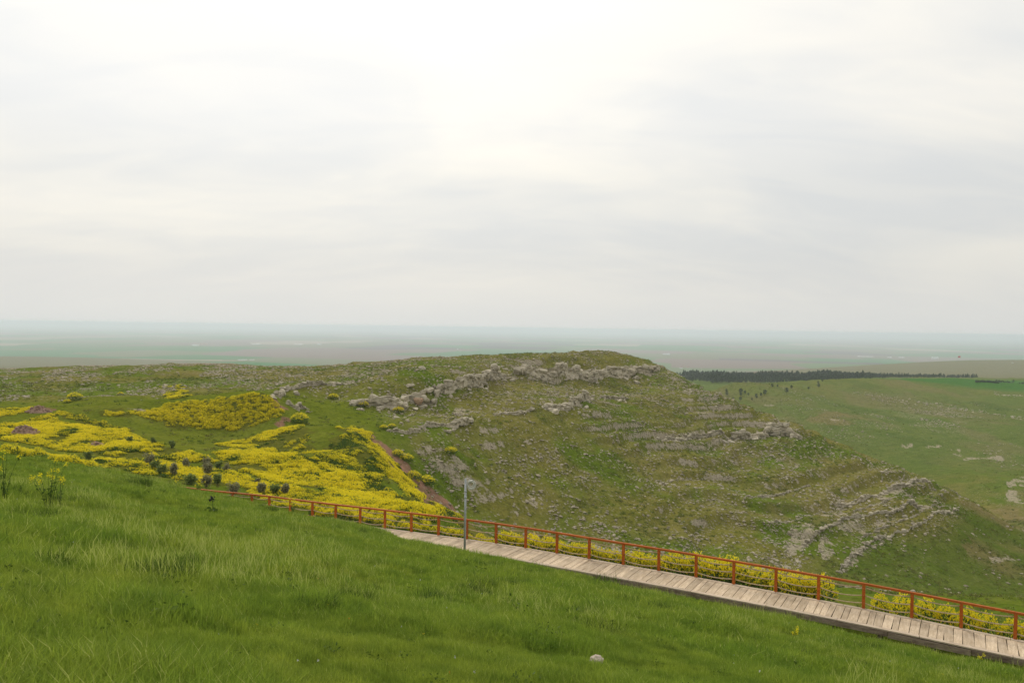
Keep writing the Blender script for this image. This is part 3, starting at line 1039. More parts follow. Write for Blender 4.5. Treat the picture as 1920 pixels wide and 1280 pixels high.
def polar_points(n, th0, th1, r0, r1, seed, power=1.0):
    rg = np.random.default_rng(seed)
    th = np.radians(rg.uniform(th0, th1, n))
    u = rg.uniform(0, 1, n)
    r = np.sqrt(r0 * r0 + (r1 * r1 - r0 * r0) * u ** power)
    return r * np.sin(th), r * np.cos(th), r, np.degrees(th), rg


def build_stones():
    X, Y, r, th, rg = polar_points(330000, -34, 34, 96, 262, 11)
    ms = mesa_mask(X, Y, r, th) * (1 - 0.9 * smooth(-32.5, -35, height(X, Y, False)) * smooth(17, 21, th))
    patch = smooth(0.40, 0.60, fbm(X / 9, Y / 7, 301, 4))
    patch2 = smooth(0.5, 0.6, fbm(X / 2.0, Y / 2.0, 303, 3))
    sf = strata(X, Y, height(X, Y, False)); sf = sf - np.floor(sf)
    band = 0.22 + 0.78 * smooth(.52, .72, sf) * smooth(1.02, .90, sf) + 0.25 * smooth(.25, .05, sf)
    dens = ms * (0.13 + 0.87 * patch * (0.25 + 0.75 * patch2)) * np.maximum(band, .34) * 1.0
    plateau = smooth(138, 148, r) * smooth(262, 235, r) * smooth(-5, -8, th)
    dens = np.maximum(dens, plateau * smooth(0.46, 0.6, fbm(X / 6, Y / 9, 305, 4)) * 0.34)
    keep = rg.uniform(0, 1, len(X)) < dens
    X, Y = X[keep], Y[keep]
    sc = 0.075 + 0.30 * rg.uniform(0, 1, len(X)) ** 3.6
    # far hill
    X2, Y2, r2, th2, _ = polar_points(40000, 18, 33, 290, 560, 13)
    d2 = smooth(0.5, 0.62, fbm(X2 / 22, Y2 / 40, 307, 4)) * (0.25 + 0.75 * smooth(400, 460, r2) * smooth(22, 25, th2))
    k2 = rg.uniform(0, 1, len(X2)) < d2 * 0.6
    X = np.concatenate([X, X2[k2]]); Y = np.concatenate([Y, Y2[k2]])
    sc = np.concatenate([sc, 0.14 + 0.40 * rg.uniform(0, 1, k2.sum()) ** 2.5])
    Z = height(X, Y) + sc * 0.05
    n = len(X)
    rot = np.stack([rg.uniform(-.3, .3, n), rg.uniform(-.3, .3, n), rg.uniform(0, 6.28, n)], 1)
    scatter('loose_stones', np.stack([X, Y, Z], 1), rot, sc, rg.integers(0, 6, n), STONES,
            'countless small limestone fragments strewn over the hillsides', 'stones')


build_stones()

# the two heaps of stony rubble and the single stones on the left terrace
RUBBLE = mottled_mat('reddish_rubble', (0.25, 0.160, 0.115), (0.42, 0.290, 0.215), 1.6, 0.95, 0.8, 0.06, rand=0.15)
RUB_SHAPES = [rock_mesh('rubble_stone_shape', 260 + i, 1) for i in range(5)]
for s_ in RUB_SHAPES:
    s_.materials.append(RUBBLE)


def rubble_heap(px, py, wpx, hpx, label, n):
    p = stand(px, py)
    w = wpx / FPX * p.y; h = hpx / FPX * p.y
    root = empty('rubble_heap', p)
    tag(root, label, 'rubble heap', 'stony rubble heaps')
    rg = random.Random(int(px * 7 + py))
    mb_v = []; mb_f = []
    K = 22
    for i in range(K + 1):
        for j in range(K + 1):
            a = i / K * 2 - 1; b = j / K * 2 - 1
            rr = math.hypot(a, b)
            hh = max(0, 1 - rr ** 1.6) * h * (0.8 + 0.5 * rg.random()) - 0.12
            mb_v.append((a * w / 2, b * w * 0.42, hh))
    for i in range(K):
        for j in range(K):
            q = i * (K + 1) + j
            mb_f.append((q, q + K + 1, q + K + 2, q + 1))
    obj('earth_mound', mesh_np('earth_mound', mb_v, mb_f, False), RUBBLE, root)
    for i in range(n):
        a = rg.uniform(-.95, .95); b = rg.uniform(-.95, .6)
        rr = math.hypot(a, b)
        if rr > 1:
            continue
        z = max(0, 1 - rr ** 1.6) * h
        s = rg.uniform(0.10, 0.26)
        obj('stone', rg.choice(RUB_SHAPES), None, root, (a * w / 2, b * w * 0.42, z), (rg.uniform(0, 6), rg.uniform(0, 6), rg.uniform(0, 6)), s)
    return root


rubble_heap(72, 777, 46, 13, 'reddish rubble heap behind a yellow flower strip, the farther of two', 45)
rubble_heap(45, 811, 58, 16, 'reddish rubble heap in front of the yellow field, the nearer of two', 55)
rubble_heap(182, 838, 30, 8, 'small low patch of reddish rubble beside the brightest yellow field', 22)

# ------------------------------------------------------------------ boardwalk
WOOD = mottled_mat('weathered_planks', (0.460, 0.350, 0.232), (0.680, 0.545, 0.390), 1.6, 0.8, 0.5, 0.012, c3=(0.22, 0.155, 0.105), stretch=(1.0, 6.0, 6.0), rand=0.20)
WOOD_EDGE = mottled_mat('weathered_edge_boards', (0.450, 0.350, 0.250), (0.640, 0.525, 0.400), 1.4, 0.8, 0.5, 0.012, c3=(0.26, 0.19, 0.14), stretch=(1.2, 8.0, 8.0), rand=0.10)
WOOD_SIDE = mottled_mat('darker_side_boards', (0.150, 0.105, 0.075), (0.330, 0.260, 0.195), 1.8, 0.9, 0.7, 0.02, c3=(0.09, 0.065, 0.05), stretch=(1.2, 6.0, 6.0), rand=0.2)  # darker wood tone than the deck, for sides, joists and supports
STAIN = mottled_mat('orange_wood_stain', (0.380, 0.092, 0.016), (0.540, 0.150, 0.026), 2.0, 0.5, 0.25, 0.006, c3=(0.26, 0.055, 0.016), stretch=(1.0, 7.0, 7.0), rand=0.12)
ROPE = mottled_mat('hemp_rope', (0.46, 0.34, 0.22), (0.62, 0.48, 0.33), 14.0, 0.9, 0.6, 0.01)

S0, S1 = post_s[0] - 0.4, post_s[-1] + 0.3
walk = empty('boardwalk', line_pt(5.0, DECK_W / 2, float(deck_z(5.0)) - 0.3))
tag(walk, 'weathered plank boardwalk crossing the grassy slope beside the rope fence', 'boardwalk')
Dv = Vector((LINE_D[0], LINE_D[1], 0)); Nv = Vector((LINE_N[0], LINE_N[1], 0)); Zv = Vector((0, 0, 1))
bw_rng = random.Random(3)


def child_box(name, center, hx, hy, hz, ax, mat, parent, bevel=0.006, tilt=0.0, jag=0.0):
    """a board whose long side follows ax, rounded at the edges, parented in place"""
    ax = ax.normalized()
    side = ax.cross(Zv).normalized(); up = side.cross(ax).normalized()
    mb = MB().box((0, 0, 0), (hx, 0, 0), (0, hy, 0), (0, 0, hz))
    me = mb.mesh(name, False, bevel)
    if jag:
        for v in me.vertices:
            v.co.x += bw_rng.uniform(-jag, jag); v.co.y += bw_rng.uniform(-jag, jag) * 0.3
    o = obj(name, me, mat, parent)
    R = Matrix((ax, -side, up)).transposed().to_4x4() @ Matrix.Rotation(tilt, 4, 'X')
    M = Matrix.Translation(Vector(center)) @ R
    o.matrix_parent_inverse = Matrix.Identity(4)
    o.matrix_local = Matrix.Translation(-parent.location) @ M
    return o


# planks lie across the walk between two edge boards
u = S0
while u < S1:
    w_ = bw_rng.choice((0.24, 0.30, 0.33, 0.36, 0.36, 0.40))
    if u + w_ > S1:
        break
    c = u + w_ / 2
    z = float(deck_z(c)) + bw_rng.uniform(-0.010, 0.008)
    child_box('plank', line_pt(c, DECK_W / 2 + bw_rng.uniform(-.008, .008), z - 0.025), (DECK_W - 0.50) / 2, (w_ - bw_rng.uniform(0.008, 0.026)) / 2, 0.025,
              Nv + Dv * bw_rng.uniform(-.02, .02), WOOD, walk, 0.005, bw_rng.uniform(-.012, .012))
    u += w_
u = S0
while u < S1:
    ln = min(bw_rng.uniform(2.6, 3.6), S1 - u)
    if ln < 0.3:
        break
    for dd_ in (0.118, DECK_W - 0.118):
        za, zb = float(deck_z(u)), float(deck_z(u + ln))
        a = line_pt(u, dd_, za); b = line_pt(u + ln, dd_, zb)
        child_box('edge_board', (a + b) / 2 - Zv * 0.018, ln / 2 - 0.008, 0.112, 0.030, b - a, WOOD_EDGE, walk, 0.006)
    u += ln
# side boards and the beams that carry the deck
u = S0
while u < S1:
    ln = min(bw_rng.uniform(2.2, 4.2), S1 - u)
    if ln < 0.3:
        break
    for dd_ in (DECK_W + 0.012,):
        za, zb = float(deck_z(u)), float(deck_z(u + ln))
        hh = bw_rng.uniform(0.09, 0.14)
        a = line_pt(u, dd_, za); b = line_pt(u + ln, dd_, zb)
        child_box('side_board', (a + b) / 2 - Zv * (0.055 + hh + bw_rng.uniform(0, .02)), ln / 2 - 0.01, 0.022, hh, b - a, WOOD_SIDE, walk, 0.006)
    u += ln
for dd_ in (0.3, DECK_W / 2, DECK_W - 0.3):
    u = S0
    while u < S1 - 0.5:
        ln = min(6.0, S1 - u)
        a = line_pt(u, dd_, float(deck_z(u)) - 0.16); b = line_pt(u + ln, dd_, float(deck_z(u + ln)) - 0.16)
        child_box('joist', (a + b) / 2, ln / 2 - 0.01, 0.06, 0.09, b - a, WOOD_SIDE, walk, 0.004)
        u += ln
for u in np.arange(S0 + 0.5, S1, 2.0):
    for dd_ in (0.35, DECK_W - 0.25):
        p = line_pt(u, dd_, float(deck_z(u)))
        gz = ground_z(p.x, p.y)
        top = p.z - 0.26
        if top - gz > 0.02:
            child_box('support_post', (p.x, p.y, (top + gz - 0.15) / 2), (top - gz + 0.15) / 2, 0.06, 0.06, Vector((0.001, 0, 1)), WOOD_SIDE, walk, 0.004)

# ------------------------------------------------------------------ rope fence along the far edge
fence = empty('rope_fence', line_pt(5.0, -0.10, float(deck_z(5.0))))
tag(fence, 'orange stained wooden post fence with three sagging ropes per bay', 'fence')
FD = 0.02
pm = MB().box((0, 0, 0.0), (0.062, 0, 0), (0, 0.062, 0), (0, 0, 0.64)).mesh('post', False, 0.008)
pm.materials.append(STAIN)
yaw = math.atan2(LINE_D[1], LINE_D[0])
FACE = []
for i, s_ in enumerate(post_s):
    z = float(post_z[i])
    p = line_pt(s_, FD, z - 0.09 - 0.64)
    o = obj('post', pm, None, fence, p - fence.location, (bw_rng.uniform(-.012, .012), bw_rng.uniform(-.012, .012), yaw + bw_rng.uniform(-.03, .03)))
for i in range(len(post_s) - 1):
    a = line_pt(post_s[i], FD, float(post_z[i]) - 0.045); b = line_pt(post_s[i + 1], FD, float(post_z[i + 1]) - 0.045)
    child_box('handrail', (a + b) / 2, (b - a).length / 2 - 0.002, 0.062, 0.045, b - a, STAIN, fence, 0.010)
    for hgt in (0.19, 0.53, 0.86):
        sag = bw_rng.uniform(0.06, 0.13)
        pa = line_pt(post_s[i], FD, float(post_z[i]) - hgt); pb = line_pt(post_s[i + 1], FD, float(post_z[i + 1]) - hgt)
        path = []
        for q in range(11):
            t = q / 10
            path.append(pa.lerp(pb, t) - Zv * (4 * sag * t * (1 - t)) - fence.location)
        obj('rope', MB().tube(path, 0.025, 5).mesh('rope', True), ROPE, fence)

# ------------------------------------------------------------------ metal pole with a coil of cable
STEEL = mottled_mat('galvanised_steel', (0.36, 0.38, 0.375), (0.48, 0.495, 0.485), 3.0, 0.45, 0.1, 0.004)
CABLE = mottled_mat('white_cable', (0.62, 0.61, 0.54), (0.74, 0.73, 0.66), 8.0, 0.6, 0.1, 0.004)
STEEL.node_tree.nodes['Principled BSDF'].inputs['Metallic'].default_value = 0.35
ss_ = np.linspace(-2, 6, 801); tgt_ = ray(871.5, 1029)[0]
pts_ = [line_pt(q, DECK_W + 0.10) for q in ss_]
pp = min(pts_, key=lambda q: abs(q.x / q.y - tgt_))
gz = ground_z(pp.x, pp.y)
pole = empty('metal_pole', (pp.x, pp.y, gz))
tag(pole, 'slim grey metal pole at the boardwalk edge with coiled cable at its top', 'pole')
top_z = float(at(872, 898, pp.y)[2]) - gz
shaft = obj('shaft', MB().tube([(0, 0, -0.3), (0, 0, top_z * 0.5), (0, 0, top_z)], [0.062, 0.058, 0.055], 12).mesh('shaft', True), STEEL, pole)
obj('base_plate', MB().box((0, 0, 0.03), (0.15, 0, 0), (0, 0.15, 0), (0, 0, 0.015)).mesh('base_plate', False, 0.004), STEEL, pole)
obj('top_cap', MB().tube([(0, 0, top_z), (0, 0, top_z + 0.02), (0, 0, top_z + 0.035)], [0.060, 0.058, 0.03], 12).mesh('top_cap', True), STEEL, shaft)
for zc in (top_z - 0.62, top_z - 0.95):
    obj('clamp', MB().tube([(0, 0, zc - 0.03), (0, 0, zc + 0.03)], 0.072, 12).mesh('clamp', True), STEEL, shaft)
lead = [(0, 0, top_z), (0.05, -0.02, top_z + 0.07), (0.15, -0.03, top_z + 0.05), (0.24, -0.02, top_z - 0.06), (0.27, 0, top_z - 0.16)]
obj('cable_lead', MB().tube(lead, 0.013, 6).mesh('cable_lead', True), CABLE, pole)
for k_ in range(6):
    rr = 0.185 + bw_rng.uniform(-.035, .035)
    cx = 0.29 + bw_rng.uniform(-.035, .035); cz = top_z - 0.27 + bw_rng.uniform(-.06, .05)
    tl = bw_rng.uniform(-.35, .35)
    loop = [(cx + rr * math.cos(t_), rr * math.sin(t_) * math.sin(tl) + k_ * 0.012, cz + rr * 1.12 * math.sin(t_)) for t_ in np.linspace(0, 2 * math.pi, 22)]
    obj('cable_loop', MB().tube(loop, 0.025, 5, False).mesh('cable_loop', True), CABLE, pole)

# ------------------------------------------------------------------ grass on the near slope
def blades(n, radius, h0, h1, w0, w1, lean, seed, tone=(0.0, 0.8), pale=0.04, seg=2):
    rg = np.random.default_rng(seed)
    V = []; F = []; T = []
    for i in range(n):
        a = rg.uniform(0, 2 * math.pi); rr = radius * math.sqrt(rg.uniform())
        x, y = rr * math.cos(a), rr * math.sin(a)
        h = rg.uniform(h0, h1) * (1.0 if rg.uniform() > 0.08 else 1.35); w = rg.uniform(w0, w1)
        d = rg.uniform(0, 2 * math.pi); ln = rg.uniform(0.1, 1.0) * lean * h
        dx, dy = math.cos(d) * ln, math.sin(d) * ln
        fa = rg.uniform(0, math.pi); wx, wy = math.cos(fa) * w / 2, math.sin(fa) * w / 2
        t = rg.uniform(*tone)
        if rg.uniform() < pale:
            t = 0.95
        b = len(V)
        V += [(x - wx, y - wy, -0.03), (x + wx, y + wy, -0.03),
              (x + dx * .35 - wx * .8, y + dy * .35 - wy * .8, h * .58), (x + dx * .35 + wx * .8, y + dy * .35 + wy * .8, h * .58),
              (x + dx, y + dy, h * (1 - 0.18 * lean))]
        F += [(b, b + 1, b + 3), (b, b + 3, b + 2), (b + 2, b + 3, b + 4)]
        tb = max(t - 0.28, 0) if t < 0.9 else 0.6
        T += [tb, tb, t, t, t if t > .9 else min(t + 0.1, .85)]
    me = mesh_np('grass_blades', V, F, False)
    set_attr(me, 'tone', T)
    return me


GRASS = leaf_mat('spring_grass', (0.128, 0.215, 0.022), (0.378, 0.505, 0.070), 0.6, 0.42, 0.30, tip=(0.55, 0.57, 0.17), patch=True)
GRASS_DARK = leaf_mat('rank_grass_and_shade', (0.040, 0.080, 0.011), (0.150, 0.220, 0.030), 0.55, 0.3, 0.2)  # dark green of rank grass, also used to paint shade between clumps
TUFTS = [source('grass_tuft', blades(270, 0.30, 0.05, 0.17, 0.0038, 0.0072, 0.75, 400 + i, pale=0.02)) for i in range(5)]
TUFTS += [source('grass_tuft', blades(150, 0.34, 0.07, 0.19, 0.009, 0.016, 0.65, 420 + i, pale=0.015)) for i in range(4)]
TUFTS += [source('grass_tuft', blades(80, 0.30, 0.12, 0.28, 0.006, 0.011, 0.7, 440 + i, pale=0.06)) for i in range(2)]
for t_ in TUFTS:
    t_.data.materials.append(GRASS)
RANK_SHADE = [source('rank_shade_tuft', blades(150, 0.20, 0.08, 0.26, 0.006, 0.011, 0.7, 450 + i, pale=0.0)) for i in range(2)]  # dark blades that paint the shade cast by taller leaning clumps
for t_ in RANK_SHADE:
    t_.data.materials.append(GRASS_DARK)
TUFTS += RANK_SHADE
# seeding stalks and broad-leaved weeds mixed into the sward
STALK = [source('seeding_stalks', blades(26, 0.30, 0.22, 0.40, 0.004, 0.007, 0.45, 470 + i, tone=(.5, .8), pale=0.75)) for i in range(2)]
WEED = []
for i in range(3):
    rg_ = np.random.default_rng(490 + i)
    n_ = 34
    a_ = rg_.uniform(0, 6.28, n_); q_ = rg_.uniform(.03, .20, n_)
    V_, F_ = quads(np.stack([q_ * np.cos(a_), q_ * np.sin(a_), rg_.uniform(.05, .17, n_)], 1), rg_.uniform(.014, .034, n_), rg_, .3)
    me_ = mesh_np('weed_leaves', V_, F_); set_attr(me_, 'tone', np.repeat(rg_.uniform(0, .8, n_), 4)); WEED.append(source('weed', me_))
for t_ in STALK + WEED:
    t_.data.materials.append(GRASS if t_ in STALK else GRASS_DARK)
TUFTS += STALK + WEED


def build_grass():
    rg = np.random.default_rng(21)
    X, Y, r, th, _ = polar_points(85000, -36, 36, 3.5, 70, 22, 1.9)
    s, dd = sd_of(X, Y)
    keep = (dd > 2.42) & (r < 75) & (s > -45) & (s < 45)
    # no blades on the strip hidden far behind the crest
    X, Y, r, s, dd = X[keep], Y[keep], r[keep], s[keep], dd[keep]
    n = len(X)
    big = fbm(X / 2.4, Y / 2.4, 501, 3)
    idx = np.where(r < 14, rg.integers(0, 5, n), rg.integers(5, 9, n))
    tall = (big > 0.58) & (rg.uniform(0, 1, n) < 0.10)
    idx = np.where(tall, rg.integers(9, 11, n), idx)
    rank = (vnoise(X / .5, Y / .5, 515) > 0.86) & (fbm(X / 4, Y / 4, 517, 2) > .45)  # spots for dark tufts that stand in for shade in the sward
    idx = np.where(rank, rg.integers(11, 13, n), idx)
    stalk = (fbm(X / 5, Y / 5, 519, 3) > 0.55) & (rg.uniform(0, 1, n) < .10)
    idx = np.where(stalk, rg.integers(13, 15, n), idx)
    idx = np.where(rg.uniform(0, 1, n) < .016, rg.integers(15, 18, n), idx)
    scl = 0.50 + 0.85 * smooth(0.32, 0.66, big) + 0.35 * smooth(.45, .6, fbm(X / .6, Y / .6, 511, 2)) - .12 + rg.uniform(-.10, .12, n)
    scl *= 1 + 0.12 * smooth(-2, -22, np.degrees(np.arctan2(X, Y))) * smooth(34, 22, r)
    scl *= (0.55 + 0.45 * smooth(2.4, 6.0, dd)) * np.where(tall & (r < 14), .72, 1.0)
    Z = height(X, Y)
    rot = np.stack([rg.uniform(-.12, .12, n), rg.uniform(-.12, .12, n), rg.uniform(0, 6.28, n)], 1)
    print('grass patches', n)
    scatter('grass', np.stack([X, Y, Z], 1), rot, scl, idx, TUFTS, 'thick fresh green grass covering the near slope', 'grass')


build_grass()

# darker rank tussocks that stand out in the sward, some painted as shade
TUSS = [blades(420, 0.34, 0.08, 0.34, 0.005, 0.010, 0.6, 460 + i, pale=0.0) for i in range(3)]
for m_ in TUSS:
    m_.materials.append(GRASS_DARK)
TUSSOCKS = [(1128, 1196, 62, 'dark rank grass tussock above the pale stone'), (1150, 1206, 46, 'smaller dark grass tussock touching the one above the pale stone'),
            (1130, 1098, 48, 'dark grass tussock at the boardwalk edge, middle of the walk'),
            (1292, 1138, 26, 'small dark grass clump just below the boardwalk, right of the middle tussock'),
            (195, 1036, 60, 'dark grass hollow tussock on the upper left slope'), (60, 985, 55, 'tall grass clump coloured dark for shade below the mustard flowers'),
            (20, 995, 60, 'tall grass clump coloured dark for shade at the very edge of the slope, leftmost'), (105, 1000, 44, 'low grass clump coloured dark for shade beside the tall ones under the mustard'),  # clumps under the mustard: dark colour paints shade behind taller grass
            (255, 912, 42, 'dark green grass clump on the skyline of the near slope'), (620, 1070, 34, 'small dark grass clump in the middle of the near slope'),
            (1085, 1245, 30, 'dark grass tuft to the side of the pale stone'), (1250, 1230, 34, 'dark grass tuft right of the pale stone, lower slope'),
            (1490, 1200, 34, 'dark grass tuft on the lower slope below the walk'), (480, 1130, 40, 'dark grass tuft in the left middle slope'),
            (690, 1110, 48, 'broad dark grass patch in the centre of the near slope')]
for px_, py_, hp_, lb_ in TUSSOCKS:
    p = stand(px_, py_)
    h_ = hp_ / FPX * p.length
    o = obj('grass_tussock', random.choice(TUSS), None, None, p - Vector((0, 0, 0.02)), (0, 0, random.uniform(0, 6)), (h_ / 0.55, h_ / 0.55, h_ / 0.62))
    tag(o, lb_, 'grass tussock', 'dark tussocks in the near grass')

# low scrub and tufts on the hills, too many to count
SCRUB = []
for i in range(6):
    rg_ = np.random.default_rng(480 + i)
    n_ = 26
    P_ = rg_.normal(size=(n_, 3)) * np.array([.20, .20, .07]) + np.array([0, 0, .07])
    V_, F_ = quads(P_, rg_.uniform(.05, .12, n_), rg_)
    me_ = mesh_np('scrub', V_, F_); set_attr(me_, 'tone', np.repeat(rg_.uniform(0, 1, n_), 4))
    me_.materials.append(leaf_mat('hill_scrub', *(((0.070, 0.110, 0.016), (0.150, 0.205, 0.030)), ((0.115, 0.118, 0.030), (0.235, 0.225, 0.070)),
                                                  ((0.110, 0.150, 0.018), (0.205, 0.245, 0.036)))[i % 3], 0.7, 0.2, 0.4))
    SCRUB.append(source('scrub', me_))


def build_scrub():
    X, Y, r, th, rg = polar_points(165000, -34, 34, 36, 262, 15, 0.9)
    s, dd = sd_of(X, Y)
    patch = fbm(X / 7, Y / 7, 321, 4)
    keep = (dd < -1.2) & (rg.uniform(0, 1, len(X)) < (0.12 + 0.6 * smooth(.42, .62, patch)) * np.where((th < -6) & (r < 150), .22, np.where((th < -4), .55 * smooth(205, 160, r), .55)))
    X, Y, patch = X[keep], Y[keep], patch[keep]
    SS = rg.uniform(.4, 1.0, len(X))
    # tussocks and bushes of the far hill
    X2, Y2, r2, th2, _ = polar_points(13000, 14, 34, 262, 570, 16)
    k2 = rg.uniform(0, 1, len(X2)) < .12 + .75 * smooth(.45, .62, fbm(X2 / 18, Y2 / 34, 329, 4))
    X = np.concatenate([X, X2[k2]]); Y = np.concatenate([Y, Y2[k2]]); SS = np.concatenate([SS, rg.uniform(.5, 1.3, k2.sum())])
    n = len(X)
    print('scrub', n)
    kind = np.clip((fbm(X / 12, Y / 12, 325, 3) + rg.uniform(-.2, .2, n)) * 5 - 1, 0, 2.99).astype(int)
    idx = kind + 3 * rg.integers(0, 2, n)
    scatter('hill_scrub', np.stack([X, Y, height(X, Y)], 1), np.stack([0 * X, 0 * X, rg.uniform(0, 6.28, n)], 1), SS, idx, SCRUB,
            'low green and olive scrub speckling the hillsides', 'scrub')


build_scrub()

# ------------------------------------------------------------------ mustard
YELLOW = leaf_mat('mustard_blossom', (0.68, 0.56, 0.012), (0.95, 0.84, 0.036), 0.6, 0.42, 0.25)
M_LEAF = leaf_mat('mustard_leaf', (0.040, 0.078, 0.012), (0.130, 0.200, 0.030), 0.6, 0.3, 0.3)


def mustard_parts(seed, radius, height_, nl, nb, lsz, bsz, top=0.62, bloom=1.0):
    rg = np.random.default_rng(seed)
    a = rg.uniform(0, 2 * math.pi, nl); rr = radius * np.sqrt(rg.uniform(0, 1, nl))
    hh = height_ * (1 - 0.45 * (rr / radius) ** 2) * rg.uniform(0.05, 0.86, nl)
    P = np.stack([rr * np.cos(a), rr * np.sin(a), hh], 1)
    LV, LF = quads(P, lsz * rg.uniform(.6, 1.2, nl), rg)
    LT = np.repeat(np.clip(rg.uniform(0, .7, nl) + hh / height_ * 0.3, 0, 1), 4)
    nb = int(nb * bloom)
    # blossoms sit in small heads at the ends of the stems
    nh = max(nb // 5, 1)
    a = rg.uniform(0, 2 * math.pi, nh); rr = radius * 1.02 * np.sqrt(rg.uniform(0, 1, nh))
    hz = height_ * (1 - 0.45 * (rr / radius) ** 2) * rg.uniform(top, 1.06, nh)
    Hc = np.stack([rr * np.cos(a), rr * np.sin(a), hz], 1)
    P = np.repeat(Hc, 5, 0) + rg.normal(size=(nh * 5, 3)) * bsz * 0.8
    BV, BF = quads(P, bsz * rg.uniform(.6, 1.2, nh * 5), rg, 0.3)
    BT = np.repeat(rg.uniform(0, 1, nh * 5), 4)
    return (LV, LF, LT), (BV, BF, BT)


def two_mat_mesh(name, parts, mats):
    V = np.vstack([p[0] for p in parts]); off = np.cumsum([0] + [len(p[0]) for p in parts[:-1]])
    F = np.vstack([p[1] + o for p, o in zip(parts, off)])
    me = mesh_np(name, V, F)
    set_attr(me, 'tone', np.concatenate([p[2] for p in parts]))
    for m_ in mats:
        me.materials.append(m_)
    mi = np.concatenate([np.full(len(p[1]), i, np.int32) for i, p in enumerate(parts)])
    me.polygons.foreach_set('material_index', mi)
    return me


M_SRC = [source('mustard_clump', two_mat_mesh('mustard_clump', mustard_parts(600 + i, 0.55, 0.50, 50, 230, 0.09, 0.050, 0.5), (M_LEAF, YELLOW))) for i in range(4)]
M_SRC += [source('mustard_clump', two_mat_mesh('mustard_clump', mustard_parts(620 + i, 0.55, 0.48, 90, 85, 0.10, 0.050), (M_LEAF, YELLOW))) for i in range(3)]
M_SRC += [source('mustard_clump', two_mat_mesh('mustard_clump', mustard_parts(640 + i, 0.50, 0.45, 110, 6, 0.11, 0.05), (M_LEAF, YELLOW))) for i in range(3)]


def build_mustard():
    rg = np.random.default_rng(31)
    allP = []; allS = []; allI = []
    for dens, bloom, poly in MUSTARD:
        lo = poly[:, :2].min(0) - 1.5; hi = poly[:, :2].max(0) + 1.5
        area = (hi[0] - lo[0]) * (hi[1] - lo[1])
        n = int(min(area * 11.0, 120000))
        X = rg.uniform(lo[0], hi[0], n); Y = rg.uniform(lo[1], hi[1], n)
        Xw, Yw = warp(X, Y, 1.0, 2.2)
        k = in_poly(Xw, Yw, poly)
        jx, jy = X + rg.normal(size=n) * .9, Y + rg.normal(size=n) * .9
        k &= in_poly(jx, jy, poly) | (rg.uniform(0, 1, n) < .3)
        X, Y = X[k], Y[k]
        if not len(X):
            continue
        s, dd = sd_of(X, Y)
        gap = fbm(X / 2.2, Y / 3.2, 701, 4)
        k = (rg.uniform(0, 1, len(X)) < dens * smooth(0.62 - dens * 0.36, 0.62 - dens * 0.20, gap)) & (dd < -0.9)
        X, Y = X[k], Y[k]
        n = len(X)
        v = fbm(X / 1.7 + 3, Y / 2.6, 705, 3) + rg.uniform(-.12, .12, n)
        full = v < 0.20 + bloom * np.where(bloom > .94, .48, .40)
        half = v < 0.38 + bloom * 0.36
        idx = np.where(full, rg.integers(0, 4, n), np.where(half, rg.integers(4, 7, n), rg.integers(7, 10, n)))
        scl = rg.uniform(.36, .76, n) * (0.7 + 0.6 * fbm(X / 3, Y / 3, 709, 2))
        allP.append(np.stack([X, Y, height(X, Y) - 0.05], 1)); allS.append(scl); allI.append(idx)
    P = np.vstack(allP); n = len(P)
    print('mustard clumps', n)
    # plants on a bank lean out from it
    e_ = 0.8
    gx = (height(P[:, 0] + e_, P[:, 1], False) - height(P[:, 0] - e_, P[:, 1], False)) / (2 * e_)
    gy = (height(P[:, 0], P[:, 1] + e_, False) - height(P[:, 0], P[:, 1] - e_, False)) / (2 * e_)
    rx = np.arctan(gy) * .9 + rg.uniform(-.12, .12, n); ry = -np.arctan(gx) * .9 + rg.uniform(-.12, .12, n)
    spin = rg.uniform(0, 6.28, n)
    rot = np.empty((n, 3))
    for q in range(n):
        e3 = (Euler((rx[q], ry[q], 0)).to_matrix() @ Matrix.Rotation(spin[q], 3, 'Z')).to_euler()
        rot[q] = e3[:]
    scatter('mustard_flowers', P, rot, np.concatenate(allS), np.concatenate(allI), M_SRC, 'bright yellow wild mustard in flower over the spoil heaps and terrace', 'wildflowers')


build_mustard()

# mustard bushes behind the fence, one by one
HEDGE = []
for i in range(5):
    L_, B_ = mustard_parts(660 + i, 0.62, 1.15, 420, 900, 0.075, 0.042, 0.72)
    me1 = two_mat_mesh('foliage', [L_], (M_LEAF,)); me2 = two_mat_mesh('blossoms', [B_], (YELLOW,))
    HEDGE.append((me1, me2))


def mustard_bush(p, sc, label, group, v=None, squash=1.0):
    root = empty('mustard_bush', p)
    root.rotation_euler = (0, 0, random.uniform(0, 6.28)); root.scale = (sc, sc, sc * squash)
    tag(root, label, 'mustard bush', group)
    a, b = HEDGE[v if v is not None else random.randrange(5)]
    obj('foliage', a, None, root); obj('blossoms', b, None, root)
    return root


def hedge_label(u):
    if u < 1.7:
        return 'low yellow mustard bush behind the fence, on the spoil heap side of the metal pole', 'mustard bushes behind the fence before the pole'
    if u < 13:
        return 'knee high yellow mustard bush behind the fence, between pole and tall thicket', 'mustard bushes behind the fence after the pole'
    if u < 21:
        return 'tall yellow mustard bush in the thick dark based stretch behind the fence', 'mustard bushes of the tall thicket behind the fence'
    return 'yellow mustard bush behind the fence past the gap, towards the near end', 'mustard bushes behind the near end of the fence'


